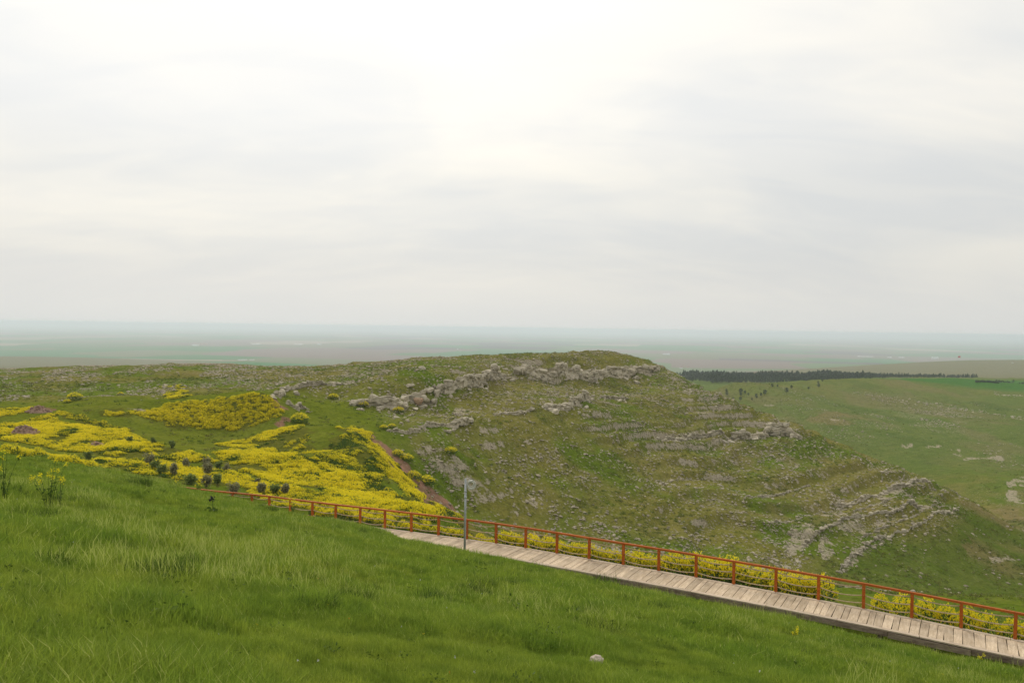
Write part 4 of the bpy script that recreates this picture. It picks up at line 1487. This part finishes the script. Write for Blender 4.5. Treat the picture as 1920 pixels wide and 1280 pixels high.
hr = random.Random(17)
u = -10.5
while u < 35:
    # taller thicket from the pole on, a gap where the bare rock shows, loose bushes beyond
    if u < 3:
        sc = hr.uniform(0.46, 0.66); step = hr.uniform(0.4, 0.65)
    elif u < 13:
        sc = hr.uniform(0.58, 0.76); step = hr.uniform(0.32, 0.52)
    elif u < 20.5:
        sc = hr.uniform(0.85, 1.08); step = hr.uniform(0.45, 0.75)
    elif u < 22.2:
        u += 1.7; continue
    else:
        sc = hr.uniform(0.72, 0.98); step = hr.uniform(0.6, 1.0)
    dd_ = -hr.uniform(0.75, 1.5)
    p = line_pt(u, dd_)
    z = float(deck_z(u)) - 0.38
    gz = ground_z(p.x, p.y)
    sq = max(1.0, (z + 1.0 * sc - gz) / (1.0 * sc)) if u > 3 else 1.0
    mustard_bush((p.x, p.y, gz - 0.05), sc, *hedge_label(u), squash=min(sq, 1.9))
    u += step

LONE = [(140, 752, 1.7, 'lone yellow mustard bush on the even green terrace'), (126, 755, 0.9, 'smaller yellow bush touching the lone bush on the green terrace'),
        (226, 739, 0.8, 'small dark bush on the far side of the green terrace'),
        (845, 848, 1.5, 'lone yellow mustard bush on the stony mesa slope'), (680, 760, 1.5, 'dark based yellow bush at the foot of the grey outcrop, left one'),
        (747, 776, 1.5, 'yellow bush at the foot of the broad limestone outcrop'), (745, 852, 1.3, 'yellow mustard bush beside the brown spoil bank edge'),
        (762, 862, 1.5, 'yellow mustard bush below another on the spoil bank edge'), (625, 748, 1.4, 'yellow streaked bush among grey boulders behind the saddle'),
        (562, 790, 1.9, 'rounded green and yellow bush at the end of the spoil heap'), (720, 803, 1.0, 'small yellow bush above the boulder pile'),
        (800, 905, 1.7, 'yellow bush low on the spoil bank face'), (775, 895, 1.6, 'yellow bush partway down the spoil bank face'),
        (735, 800, 0.9, 'pale yellow bush next to the boulder pile top'), (1030, 1, 0, '')]
for px_, py_, sc_, lb_ in LONE:
    if not lb_:
        continue
    p = stand(px_, py_)
    mustard_bush(p - Vector((0, 0, 0.1)), sc_, lb_, 'single mustard bushes on the hills', squash=0.62)

# mustard plants in the near grass: stems, leaves and flower heads
STEM = leaf_mat('mustard_stem', (0.06, 0.10, 0.02), (0.12, 0.17, 0.04), 0.6, 0.1, 0.2)


def mustard_plant(px, py, hpx, stems, spread, label, seed):
    p = stand(px, py)
    h = hpx / FPX * p.length
    rg = np.random.default_rng(seed)
    root = empty('mustard_plant', p)
    tag(root, label, 'wildflower', 'mustard plants in the near grass')
    sb = MB(); heads = []; lv = []
    for i in range(stems):
        a = rg.uniform(0, 6.28); sp = spread * h * rg.uniform(.1, 1)
        hh = h * rg.uniform(.6, 1.0)
        tip = Vector((sp * math.cos(a), sp * math.sin(a), hh))
        mid_ = Vector((tip.x * .35, tip.y * .35, hh * .55))
        sb.tube([(0, 0, -.05), mid_, tip], [0.008, 0.006, 0.003], 4)
        heads.append(tip)
        for t_ in rg.uniform(.2, .85, 5):
            q = mid_ * (t_ / .55) if t_ < .55 else mid_.lerp(tip, (t_ - .55) / .45)
            lv.append(q + Vector(rg.normal(size=3) * 0.02))
    obj('stems', sb.mesh('stems', True), STEM, root)
    V, F = quads(np.array([v[:] for v in lv]), rg.uniform(.03, .06, len(lv)), rg)
    me = mesh_np('leaves', V, F); set_attr(me, 'tone', np.repeat(rg.uniform(.3, 1, len(lv)), 4))
    obj('leaves', me, M_LEAF, root)
    for tip in heads:
        n_ = 26
        P = np.array(tip[:]) + rg.normal(size=(n_, 3)) * np.array([0.028, 0.028, 0.034])
        V, F = quads(P, rg.uniform(.012, .024, n_), rg, .2)
        me = mesh_np('flower_head', V, F); set_attr(me, 'tone', np.repeat(rg.uniform(.4, 1, n_), 4))
        obj('flower_head', me, YELLOW, root)
    return root


mustard_plant(92, 975, 100, 9, 0.30, 'tall yellow mustard plant with several flower heads on the near slope', 1)
mustard_plant(8, 950, 92, 6, 0.22, 'yellow mustard plant at the edge of the near slope, leftmost', 2)
mustard_plant(112, 968, 66, 4, 0.25, 'lower yellow mustard plant leaning beside the tall one', 3)
mustard_plant(610, 1168, 15, 2, 0.15, 'single small yellow flower in the lower middle grass', 4)
mustard_plant(1490, 1200, 24, 3, 0.3, 'small yellow mustard seedling on the slope below the walk', 5)
mustard_plant(1842, 1256, 24, 3, 0.3, 'small yellow mustard seedling near the boardwalk end, rightmost', 6)
mustard_plant(36, 868, 34, 5, 0.3, 'yellow mustard plant on the skyline of the near slope', 7)
mustard_plant(330, 918, 20, 4, 0.4, 'low yellow mustard on the slope crest before the fence end', 8)
mustard_plant(372, 930, 26, 7, 0.5, 'yellow mustard spray in front of the first visible fence post', 9)
mustard_plant(548, 972, 34, 7, 0.45, 'yellow mustard spray against the fence next to the orange boards', 10)

# tall flowers along the crest of the near slope at the left
cr = random.Random(9)
for i, px_ in enumerate((12, 30, 48, 70, 100, 118, 135, 150, 168)):
    y_ = 838 + (px_ / 170) * 32 - 4
    p = stand(px_, y_ + 16)
    mustard_bush(p - Vector((0, 0, .1)), cr.uniform(.55, .8), 'yellow mustard bush along the skyline of the near slope', 'mustard bushes on the near skyline', squash=0.9)

# ------------------------------------------------------------------ saplings on the terrace
BARK = mottled_mat('bark', (0.07, 0.05, 0.035), (0.13, 0.10, 0.075), 6, 0.9, 0.5, 0.01)
LEAF_PURPLE = leaf_mat('dull_purple_leaf', (0.165, 0.160, 0.085), (0.330, 0.320, 0.170), 0.6, 0.35, 0.2)
LEAF_GREEN = leaf_mat('olive_leaf', (0.110, 0.155, 0.040), (0.260, 0.320, 0.090), 0.6, 0.35, 0.2)


def sapling(px, py, hpx, wpx, kind, label, seed):
    p = stand(px, py)
    h = hpx / FPX * p.length; w = wpx / FPX * p.length
    rg = np.random.default_rng(seed)
    root = empty('sapling', p); tag(root, label, 'young tree', 'young trees on the terrace')
    mb = MB()
    mb.tube([(0, 0, -.1), (0.02, 0.01, h * .35), (0, 0.02, h * .75)], [0.04, 0.03, 0.015], 6)
    cents = []
    for i in range(13):
        a = rg.uniform(0, 6.28); z0 = h * rg.uniform(.04, .35)
        tip = Vector((math.cos(a) * w * .36 * rg.uniform(.3, 1), math.sin(a) * w * .36 * rg.uniform(.3, 1), h * rg.uniform(.45, .98)))
        mb.tube([(0, 0, z0), tip * .5 + Vector((0, 0, z0 * .5)), tip], [0.018, 0.012, 0.005], 4)
        for t_ in (.2, .45, .7, .9, 1.0):
            cents.append(Vector((0, 0, z0)).lerp(tip, t_))
    obj('trunk', mb.mesh('trunk', True), BARK, root)
    P = np.array([c[:] for c in cents]); P = np.repeat(P, 12, 0) + rg.normal(size=(len(P) * 12, 3)) * w * .105
    V, F = quads(P, rg.uniform(.045, .10, len(P)), rg)
    me = mesh_np('crown', V, F); set_attr(me, 'tone', np.repeat(rg.uniform(0, 1, len(P)), 4))
    obj('crown', me, LEAF_PURPLE if kind else LEAF_GREEN, root)


for i, (px_, py_, h_, w_, k_, lb_) in enumerate([
    (280, 872, 32, 26, 1, 'dark purplish sapling, uppermost left of the terrace group'), (290, 880, 26, 22, 0, 'olive green sapling half hidden below the upper dark one'),
    (165, 866, 22, 18, 0, 'green bush amid yellow flowers at the left end of the terrace group'),
    (303, 890, 26, 24, 0, 'pale green sapling beside the tall dark one'), (325, 892, 30, 22, 1, 'tall dark sapling in the middle of the terrace group'),
    (349, 873, 26, 20, 1, 'round dark sapling standing alone in yellow flowers'), (387, 866, 16, 16, 1, 'small dark sapling above another at the terrace edge'),
    (389, 889, 28, 22, 1, 'dark sapling directly below the small dark one'), (426, 882, 20, 18, 1, 'dark sapling farthest right above the fence end'),
    (410, 874, 14, 16, 0, 'low green bush between two dark saplings'), (288, 838, 18, 14, 0, 'green sapling at the edge of the brightest yellow field'),
    (323, 843, 16, 13, 0, 'small green sapling right of the brightest yellow field'), (242, 833, 15, 14, 0, 'green shrub standing in the bright yellow field'),
    (358, 908, 24, 26, 0, 'wide olive green sapling just above the fence end'), (388, 913, 30, 22, 1, 'dark sapling just behind the fence end'),
    (408, 908, 28, 22, 0, 'fresh green sapling next to the dark one behind the fence end'), (438, 930, 34, 28, 1, 'broad dark sapling rising behind the first fence posts'),
    (490, 925, 22, 22, 1, 'dark sapling behind the handrail, left of its neighbour'), (515, 926, 22, 20, 0, 'green sapling behind the handrail between two dark ones'),
    (535, 928, 22, 20, 1, 'dark sapling behind the handrail, right of the green one'), (482, 905, 12, 14, 1, 'tiny dark sapling in the yellow field above the handrail'),
]):
    sapling(px_, py_, h_ * (0.62 + 0.045 * (i * 7 % 5)), w_ * (0.78 + 0.06 * (i * 3 % 5)), k_, lb_, 800 + i)

# ------------------------------------------------------------------ small things
p = stand(1118, 1258)
st = obj('pale_stone', rock_mesh('pale_stone', 311, 3), mottled_mat('bleached_stone', (0.42, 0.33, 0.25), (0.62, 0.54, 0.45), 6, 0.9, 0.5, 0.01), None, p + Vector((0, 0, 0.09)), (0.2, 0.1, 0.6), (0.105, 0.09, 0.10))
tag(st, 'pale beige stone lying in the near grass', 'stone')
p = stand(686, 1012)
st = obj('grey_stone', rock_mesh('grey_stone', 312, 2), ROCK, None, p + Vector((0, 0, 0.12)), (0.1, 0.3, 0.2), (0.15, 0.12, 0.10))
tag(st, 'small grey stone in the grass below the boardwalk', 'stone')

BLACK = mottled_mat('black_plastic', (0.012, 0.012, 0.013), (0.03, 0.03, 0.03), 5, 0.5, 0.1, 0.002)
BOARD = mottled_mat('orange_boards', (0.42, 0.17, 0.06), (0.56, 0.26, 0.11), 4, 0.7, 0.2, 0.005)
sb_s = sd_of(*at(570, 968, 49.6)[:2])[0]
p = line_pt(sb_s, 0.45, float(deck_z(sb_s)))
bench = empty('barrier_board', p)
bench.rotation_euler = (0, 0, yaw)
tag(bench, 'low orange board barrier on black stakes standing on the boardwalk', 'barrier')
for x_ in (-0.27, 0.27):
    obj('board', MB().box((x_, 0, 0.17), (0.22, 0, 0), (0, 0.02, 0), (0, 0, 0.16)).mesh('board', False, 0.008), BOARD, bench)
for x_ in (-0.53, 0.0, 0.53):
    obj('stake', MB().box((x_, 0, 0.20), (0.035, 0, 0), (0, 0.035, 0), (0, 0, 0.20)).mesh('stake', False, 0.006), BLACK, bench)

# a dark flower on the near slope
p = stand(398, 966)
fl = empty('dark_flower', p); tag(fl, 'single nearly black flower on a stalk above the near grass', 'wildflower')
obj('stalk', MB().tube([(0, 0, 0), (0.01, 0, .25), (0, 0, .52)], [.012, .01, .008], 5).mesh('stalk', True), STEM, fl)
frg = np.random.default_rng(5)
V_, F_ = quads(np.array([0, 0, .56]) + frg.normal(size=(26, 3)) * .05, frg.uniform(.04, .07, 26), frg)
me_ = mesh_np('petals', V_, F_)
obj('petals', me_, mottled_mat('dark_petals', (0.015, 0.012, 0.022), (0.04, 0.03, 0.05), 9, .6, .1, .01), fl)
V_, F_ = quads(frg.normal(size=(40, 3)) * np.array([.10, .10, .06]) + np.array([0, 0, .12]), frg.uniform(.05, .1, 40), frg)
me_ = mesh_np('leaves', V_, F_); set_attr(me_, 'tone', np.repeat(frg.uniform(0, .5, 40), 4))
obj('leaves', me_, GRASS_DARK, fl)

# tiny white, yellow and orange flowers in the sward
DOTS = []
for i, (c1_, c2_) in enumerate((((0.6, 0.6, 0.55), (0.8, 0.8, 0.75)), ((0.6, 0.45, 0.02), (0.75, 0.6, 0.04)), ((0.65, 0.22, 0.02), (0.7, 0.3, 0.04)))):
    V_, F_ = quads(np.array([0, 0, .19]) + frg.normal(size=(7, 3)) * .006, np.full(7, .0075), frg, .3)
    me_ = mesh_np('flower_dot', V_, F_); me_.materials.append(mottled_mat('petal', c1_, c2_, 9, .7, 0, .01)); DOTS.append(source('flower_dot', me_))
X_, Y_, r_, th_, rg_ = polar_points(190, -33, 33, 5, 40, 77, 1.6)
s_, dd_ = sd_of(X_, Y_); k_ = dd_ > 3
X_, Y_ = X_[k_], Y_[k_]; n_ = len(X_)
scatter('small_wildflowers', np.stack([X_, Y_, height(X_, Y_)], 1), np.stack([np.zeros(n_), np.zeros(n_), rg_.uniform(0, 6, n_)], 1), rg_.uniform(.7, 1.3, n_),
        rg_.choice([0, 0, 0, 1, 2], n_), DOTS, 'tiny white and yellow flowers dotted through the near grass', 'wildflowers')

# ------------------------------------------------------------------ pine plantation and trees on the far hill
PINE = leaf_mat('pine_needles', (0.042, 0.066, 0.038), (0.115, 0.152, 0.082), 0.7, 0.1, 0.45)


def pine_mesh(seed, n=150, h=8.0, w=2.5, conical=True):
    rg = np.random.default_rng(seed)
    z = rg.uniform(0.12, 1.0, n) ** 0.8
    rad = w * ((1.03 - z) ** 0.75 if conical else np.sqrt(np.clip(1 - ((z - .58) / .46) ** 2, 0.02, 1))) * rg.uniform(.45, 1.0, n)
    a = rg.uniform(0, 6.28, n)
    P = np.stack([rad * np.cos(a), rad * np.sin(a), z * h], 1)
    V, F = quads(P, rg.uniform(.45, .85, n) * w * .42, rg, .25)
    T = np.repeat(rg.uniform(0, 1, n), 4)
    mb = MB().tube([(0, 0, -.4), (0, 0, h * .5), (0, 0, h * .93)], [.16, .11, .04], 5, False)
    tv = np.array(mb.v); tf = np.array(mb.f)
    me = mesh_np('pine_tree', np.vstack([V, tv]), np.vstack([F, tf + len(V)]))
    set_attr(me, 'tone', np.concatenate([T, np.zeros(len(tv))]))
    me.materials.append(PINE); me.materials.append(BARK)
    me.polygons.foreach_set('material_index', np.concatenate([np.zeros(len(F), np.int32), np.ones(len(tf), np.int32)]))
    return me


PINES = [pine_mesh(900 + i) for i in range(6)]
ROUND = [pine_mesh(920 + i, 110, 4.6, 2.0, False) for i in range(3)]


def build_forest():
    rg = np.random.default_rng(55)
    wood = poly_of("1262,702 1300,703 1420,706 1560,704 1640,706 1700,707 1838,709 1838,711 1700,712 1600,713 1540,716 1440,721 1340,722 1290,716 1262,706")
    wood2 = []
    # plantation outline in plan
    outline = [(at(a, 700, d)[:2]) for a, d in ((1225, 1010), (1300, 1040), (1420, 1040), (1540, 1020), (1650, 975), (1742, 940), (1842, 900),
                                               (1842, 886), (1740, 850), (1640, 800), (1560, 740), (1480, 735), (1400, 760), (1335, 770), (1290, 850), (1225, 950))]
    outline = np.array(outline)
    lo = outline.min(0); hi = outline.max(0)
    # rows of a plantation, jittered
    xs = np.arange(lo[0], hi[0], 4.2); ys = np.arange(lo[1], hi[1], 5.2)
    XX, YY = np.meshgrid(xs, ys)
    X = XX.ravel() + rg.uniform(-1.3, 1.3, XX.size); Y = YY.ravel() + rg.uniform(-1.6, 1.6, XX.size)
    k = in_poly(X, Y, outline) & (fbm(X / 22, Y / 40, 901, 3) > 0.36)
    X, Y = X[k], Y[k]
    Z = height(X, Y)
    n = len(X)
    print('pines', n)
    az = np.degrees(np.arctan2(X, Y))
    SC = (0.30 + 1.3 * fbm(X / 14, Y / 34, 911, 3)) * rg.uniform(.65, 1.2, n) * 0.66 * (1 - 0.30 * smooth(20.5, 25.0, az))
    # the 300 nearest are trees one by one
    d = np.hypot(X, Y)
    order = np.argsort(d + rg.uniform(0, 25, n))
    near_, rest = order[:300], order[300:]
    for i in near_:
        o = obj('pine_tree', PINES[rg.integers(0, 6)], None, None, (X[i], Y[i], Z[i]), (0, 0, rg.uniform(0, 6.28)), SC[i])
        tag(o, 'dark pine along the near edge of the plantation beyond the hills', 'pine tree', 'pines at the near edge of the plantation')
    m = len(rest)
    scatter('pine_forest', np.stack([X[rest], Y[rest], Z[rest]], 1), np.stack([np.zeros(m), np.zeros(m), rg.uniform(0, 6.28, m)], 1),
            SC[rest], rg.integers(0, 6, m), [source('pine_of_the_wood', q) for q in PINES], 'dark pine plantation in a long strip beyond the hills', 'forest')


build_forest()

for i, (px_, py_, sc_, lb_) in enumerate([
    (1362, 732, .8, 'small tree beside the mesa ridge on the far hill'), (1363, 740, 1.0, 'round tree just over the mesa ridge line'),
    (1389, 735, 1.25, 'taller of the paired dark trees on the far hill'), (1389, 740, .8, 'lower of the paired dark trees on the far hill'),
    (1397, 735, .8, 'small tree right next to the paired dark trees'), (1403, 739, .6, 'tiny tree alone right of the paired trees'),
    (1418, 743, 1.0, 'narrow dark tree in the middle of the far hill group'), (1410, 746, .6, 'tiny lowest tree of the far hill group'),
    (1427, 739, .8, 'small round tree left of a wider one on the far hill'), (1434, 738, 1.2, 'wide dark tree on the far hill, right of the small round one'),
    (1448, 725, .9, 'dark tree high on the far hill, left of two'), (1458, 725, .6, 'small tree high on the far hill, right of two'),
    (1475, 735, 1.2, 'isolated wide dark tree on the middle far hill'), (1484, 726, .9, 'tree near the far hill crest below the wood'),
    (1516, 728, .7, 'single small tree near the far hill crest'), (1535, 725, 1.0, 'tree on the far hill crest, lower of a close pair'),
    (1534, 719, .8, 'tree on the far hill crest, upper of a close pair'), (1542, 715, .8, 'dark tree right on the far hill crest line'),
    (1388, 749, .9, 'dark tree low by the mesa ridge'), (1375, 747, .7, 'small dark tree rising from the mesa ridge line'),
    (1900, 716, 1.0, 'tree in the wheat field hedge line'), (1868, 715, .8, 'small tree at the left end of the hedge line in the wheat')]):
    p = stand(px_, py_ + 2)
    root = empty('round_tree', p); tag(root, lb_, 'tree', 'scattered trees on the far hill')
    root.scale = (sc_ * .58,) * 3
    rg = np.random.default_rng(940 + i)
    n = 120
    z = rg.uniform(.25, 1, n); rad = 1.7 * np.sqrt(np.clip(1 - ((z - .6) / .44) ** 2, .02, 1)) * rg.uniform(.4, 1, n); a = rg.uniform(0, 6.28, n)
    V, F = quads(np.stack([rad * np.cos(a), rad * np.sin(a), z * 4.4], 1), rg.uniform(.3, .6, n), rg)
    me = mesh_np('crown', V, F); set_attr(me, 'tone', np.repeat(rg.uniform(0, 1, n), 4))
    obj('crown', me, PINE, root)
    obj('trunk', MB().tube([(0, 0, -.4), (.05, 0, 1.2), (0, .05, 2.8)], [.16, .12, .05], 5).mesh('trunk', True), BARK, root)

# hedge line crossing the wheat field
hl = ground_hit([(1830, 718), (1870, 718), (1925, 718)])
hb = empty('hedge', hl[0]); tag(hb, 'thin dark hedge line across the bright green wheat field', 'hedge')
rg = np.random.default_rng(71)
P = np.vstack([np.stack([np.interp(t_, [0, .5, 1], hl[:, 0]), np.interp(t_, [0, .5, 1], hl[:, 1]), 0 * t_], 1) for t_ in [rg.uniform(0, 1, 500)]])
P[:, 2] = height(P[:, 0], P[:, 1]) + rg.uniform(.1, 1.4, len(P)); P[:, :2] += rg.normal(size=(len(P), 2)) * .5
V, F = quads(P - np.array(hl[0]), rg.uniform(.5, .9, len(P)), rg)
me = mesh_np('foliage', V, F); set_attr(me, 'tone', np.repeat(rg.uniform(0, 1, len(P)), 4))
obj('foliage', me, PINE, hb)

# ------------------------------------------------------------------ farmsteads on the plain
WHITE = mottled_mat('white_render', (0.62, 0.60, 0.56), (0.76, 0.75, 0.71), .4, .9, .1, .02)
BEIGE = mottled_mat('beige_render', (0.55, 0.46, 0.38), (0.68, 0.58, 0.48), .4, .9, .1, .02)
ROOF_R = mottled_mat('red_roof', (0.36, 0.14, 0.09), (0.44, 0.20, 0.13), .4, .8, .1, .02)
ROOF_W = mottled_mat('pale_metal_roof', (0.62, 0.63, 0.63), (0.75, 0.76, 0.76), .4, .5, .1, .02)
GLASS = mottled_mat('dark_window', (0.03, 0.035, 0.04), (0.05, 0.055, 0.06), .4, .2, 0, .02)


def farm(px, py, wpx, hpx, wall, roof, label, dep=None):
    g = ground_hit([(px, py)])[0] if dep is None else at(px, py, dep)
    x, y = g[0], g[1]; z = ground_z(x, y)
    w = wpx / FPX * y; h = hpx * 0.75 / FPX * y
    root = empty('farm_building', (x, y, z)); tag(root, label, 'building', 'farm buildings on the plain')
    root.rotation_euler = (0, 0, -math.atan2(x, y) + 0.15)
    dpt = w * 0.5
    wl = obj('wall', MB().box((0, 0, h * .33), (w / 2, 0, 0), (0, dpt / 2, 0), (0, 0, h * .36)).mesh('wall'), wall, root)
    mb = MB()
    a, b, t0, t1 = w / 2 * 1.05, dpt / 2 * 1.1, h * .69, h
    mb.add([(-a, -b, t0), (a, -b, t0), (a, b, t0), (-a, b, t0), (-a * .96, 0, t1), (a * .96, 0, t1)], [(0, 1, 5, 4), (2, 3, 4, 5), (0, 4, 3), (1, 2, 5), (3, 2, 1, 0)])
    obj('roof', mb.mesh('roof'), roof, root)
    for k in (-.3, .0, .3):
        obj('window', MB().box((k * w, -dpt / 2 - .02, h * .36), (w * .06, 0, 0), (0, .05, 0), (0, 0, h * .1)).mesh('window'), GLASS, wl)


farm(366, 648, 11, 3.2, WHITE, ROOF_W, 'white farm shed on the plain, leftmost of the far buildings')
farm(382, 646, 12, 3.0, BEIGE, ROOF_R, 'pinkish roofed farm building next to the leftmost white shed')
farm(480, 646, 16, 2.6, BEIGE, ROOF_W, 'long low pale building on the plain left of centre')
farm(560, 647, 14, 2.8, BEIGE, ROOF_W, 'pale long building between the low one and the bright white one')
farm(599, 646, 7, 3.2, WHITE, ROOF_W, 'bright white little building above the plateau')
farm(455, 675, 16, 1.8, WHITE, ROOF_W, 'low white sheds just beyond the plateau edge, left pair')
farm(472, 675, 9, 1.8, WHITE, ROOF_W, 'small white shed just beyond the plateau edge, right pair')
farm(858, 657, 3, 5.0, WHITE, ROOF_W, 'narrow white tower building on the plain in the centre')
farm(1249, 665, 13, 3.4, WHITE, ROOF_W, 'white farm cluster building right of the mesa summit')
farm(1277, 691, 5, 2.8, WHITE, ROOF_W, 'small white house behind the plantation edge')
farm(1290, 690, 3, 4.0, BEIGE, ROOF_R, 'narrow beige house behind the plantation edge')
farm(1622, 669, 26, 1.8, WHITE, ROOF_W, 'very long low white shed on the right plain')
farm(1668, 671, 8, 2.6, WHITE, ROOF_W, 'white farmhouse right of the very long shed')
farm(1690, 671, 10, 2.2, WHITE, ROOF_W, 'second white farmhouse right of the very long shed')
farm(1753, 673, 11, 5.0, WHITE, ROOF_W, 'largest white farmhouse, on the right hill skyline')
farm(1899, 681, 3, 2.0, WHITE, ROOF_W, 'single white hut on the right hill slope')

p = stand(1796, 676)
fg = empty('flag', p); tag(fg, 'red flag on a tall pole on the right hill skyline', 'flag')
hh = 9 / FPX * p.y
obj('flagpole', MB().tube([(0, 0, -1), (0, 0, hh * .5), (0, 0, hh)], [.12, .10, .07], 6).mesh('flagpole'), STEEL, fg)
gv = [(i / 8 * hh * .55, math.sin(i * .9) * hh * .03, hh - j * hh * .36 - .02 * hh) for j in (0, 1) for i in range(9)]
gf = [(i, i + 1, i + 10, i + 9) for i in range(8)]
cl = obj('cloth', mesh_np('cloth', gv, gf, True), mottled_mat('red_cloth', (0.55, 0.03, 0.03), (0.65, 0.05, 0.05), 1, .8, .1, .02), fg)
sm = cl.modifiers.new('thickness', 'SOLIDIFY'); sm.thickness = 0.03

p = stand(1315, 704)
up = obj('utility_pole', MB().tube([(0, 0, -1), (0, 0, 6), (0, 0, 12)], [.22, .18, .14], 6).add([], []).box((0, 0, 11), (1.1, 0, 0), (0, .08, 0), (0, 0, .08)).mesh('utility_pole'), WHITE, None, p)
tag(up, 'pale utility pole standing before the plantation', 'utility pole')

# ------------------------------------------------------------------ haze over the plain
hz = MB().box((0, 0, -79), (75000, 0, 0), (0, 75000, 0), (0, 0, 84)).mesh('haze')
hm = bpy.data.materials.new('haze'); hm.use_nodes = True
hm.node_tree.nodes.clear()
ho = hm.node_tree.nodes.new('ShaderNodeOutputMaterial')
pv = hm.node_tree.nodes.new('ShaderNodeVolumePrincipled')
pv.inputs['Color'].default_value = (0.83, 0.915, 1.0, 1)
pv.inputs['Density'].default_value = 1.5e-4
pv.inputs['Anisotropy'].default_value = 0.3
hm.node_tree.links.new(pv.outputs[0], ho.inputs['Volume'])
h_ = obj('haze', hz, hm)
tag(h_, 'pale bluish haze lying over the distant plain', 'haze', kind='stuff')

scene.cycles.volume_bounces = 4
scene.cycles.max_bounces = 8
scene.cycles.use_denoising = True
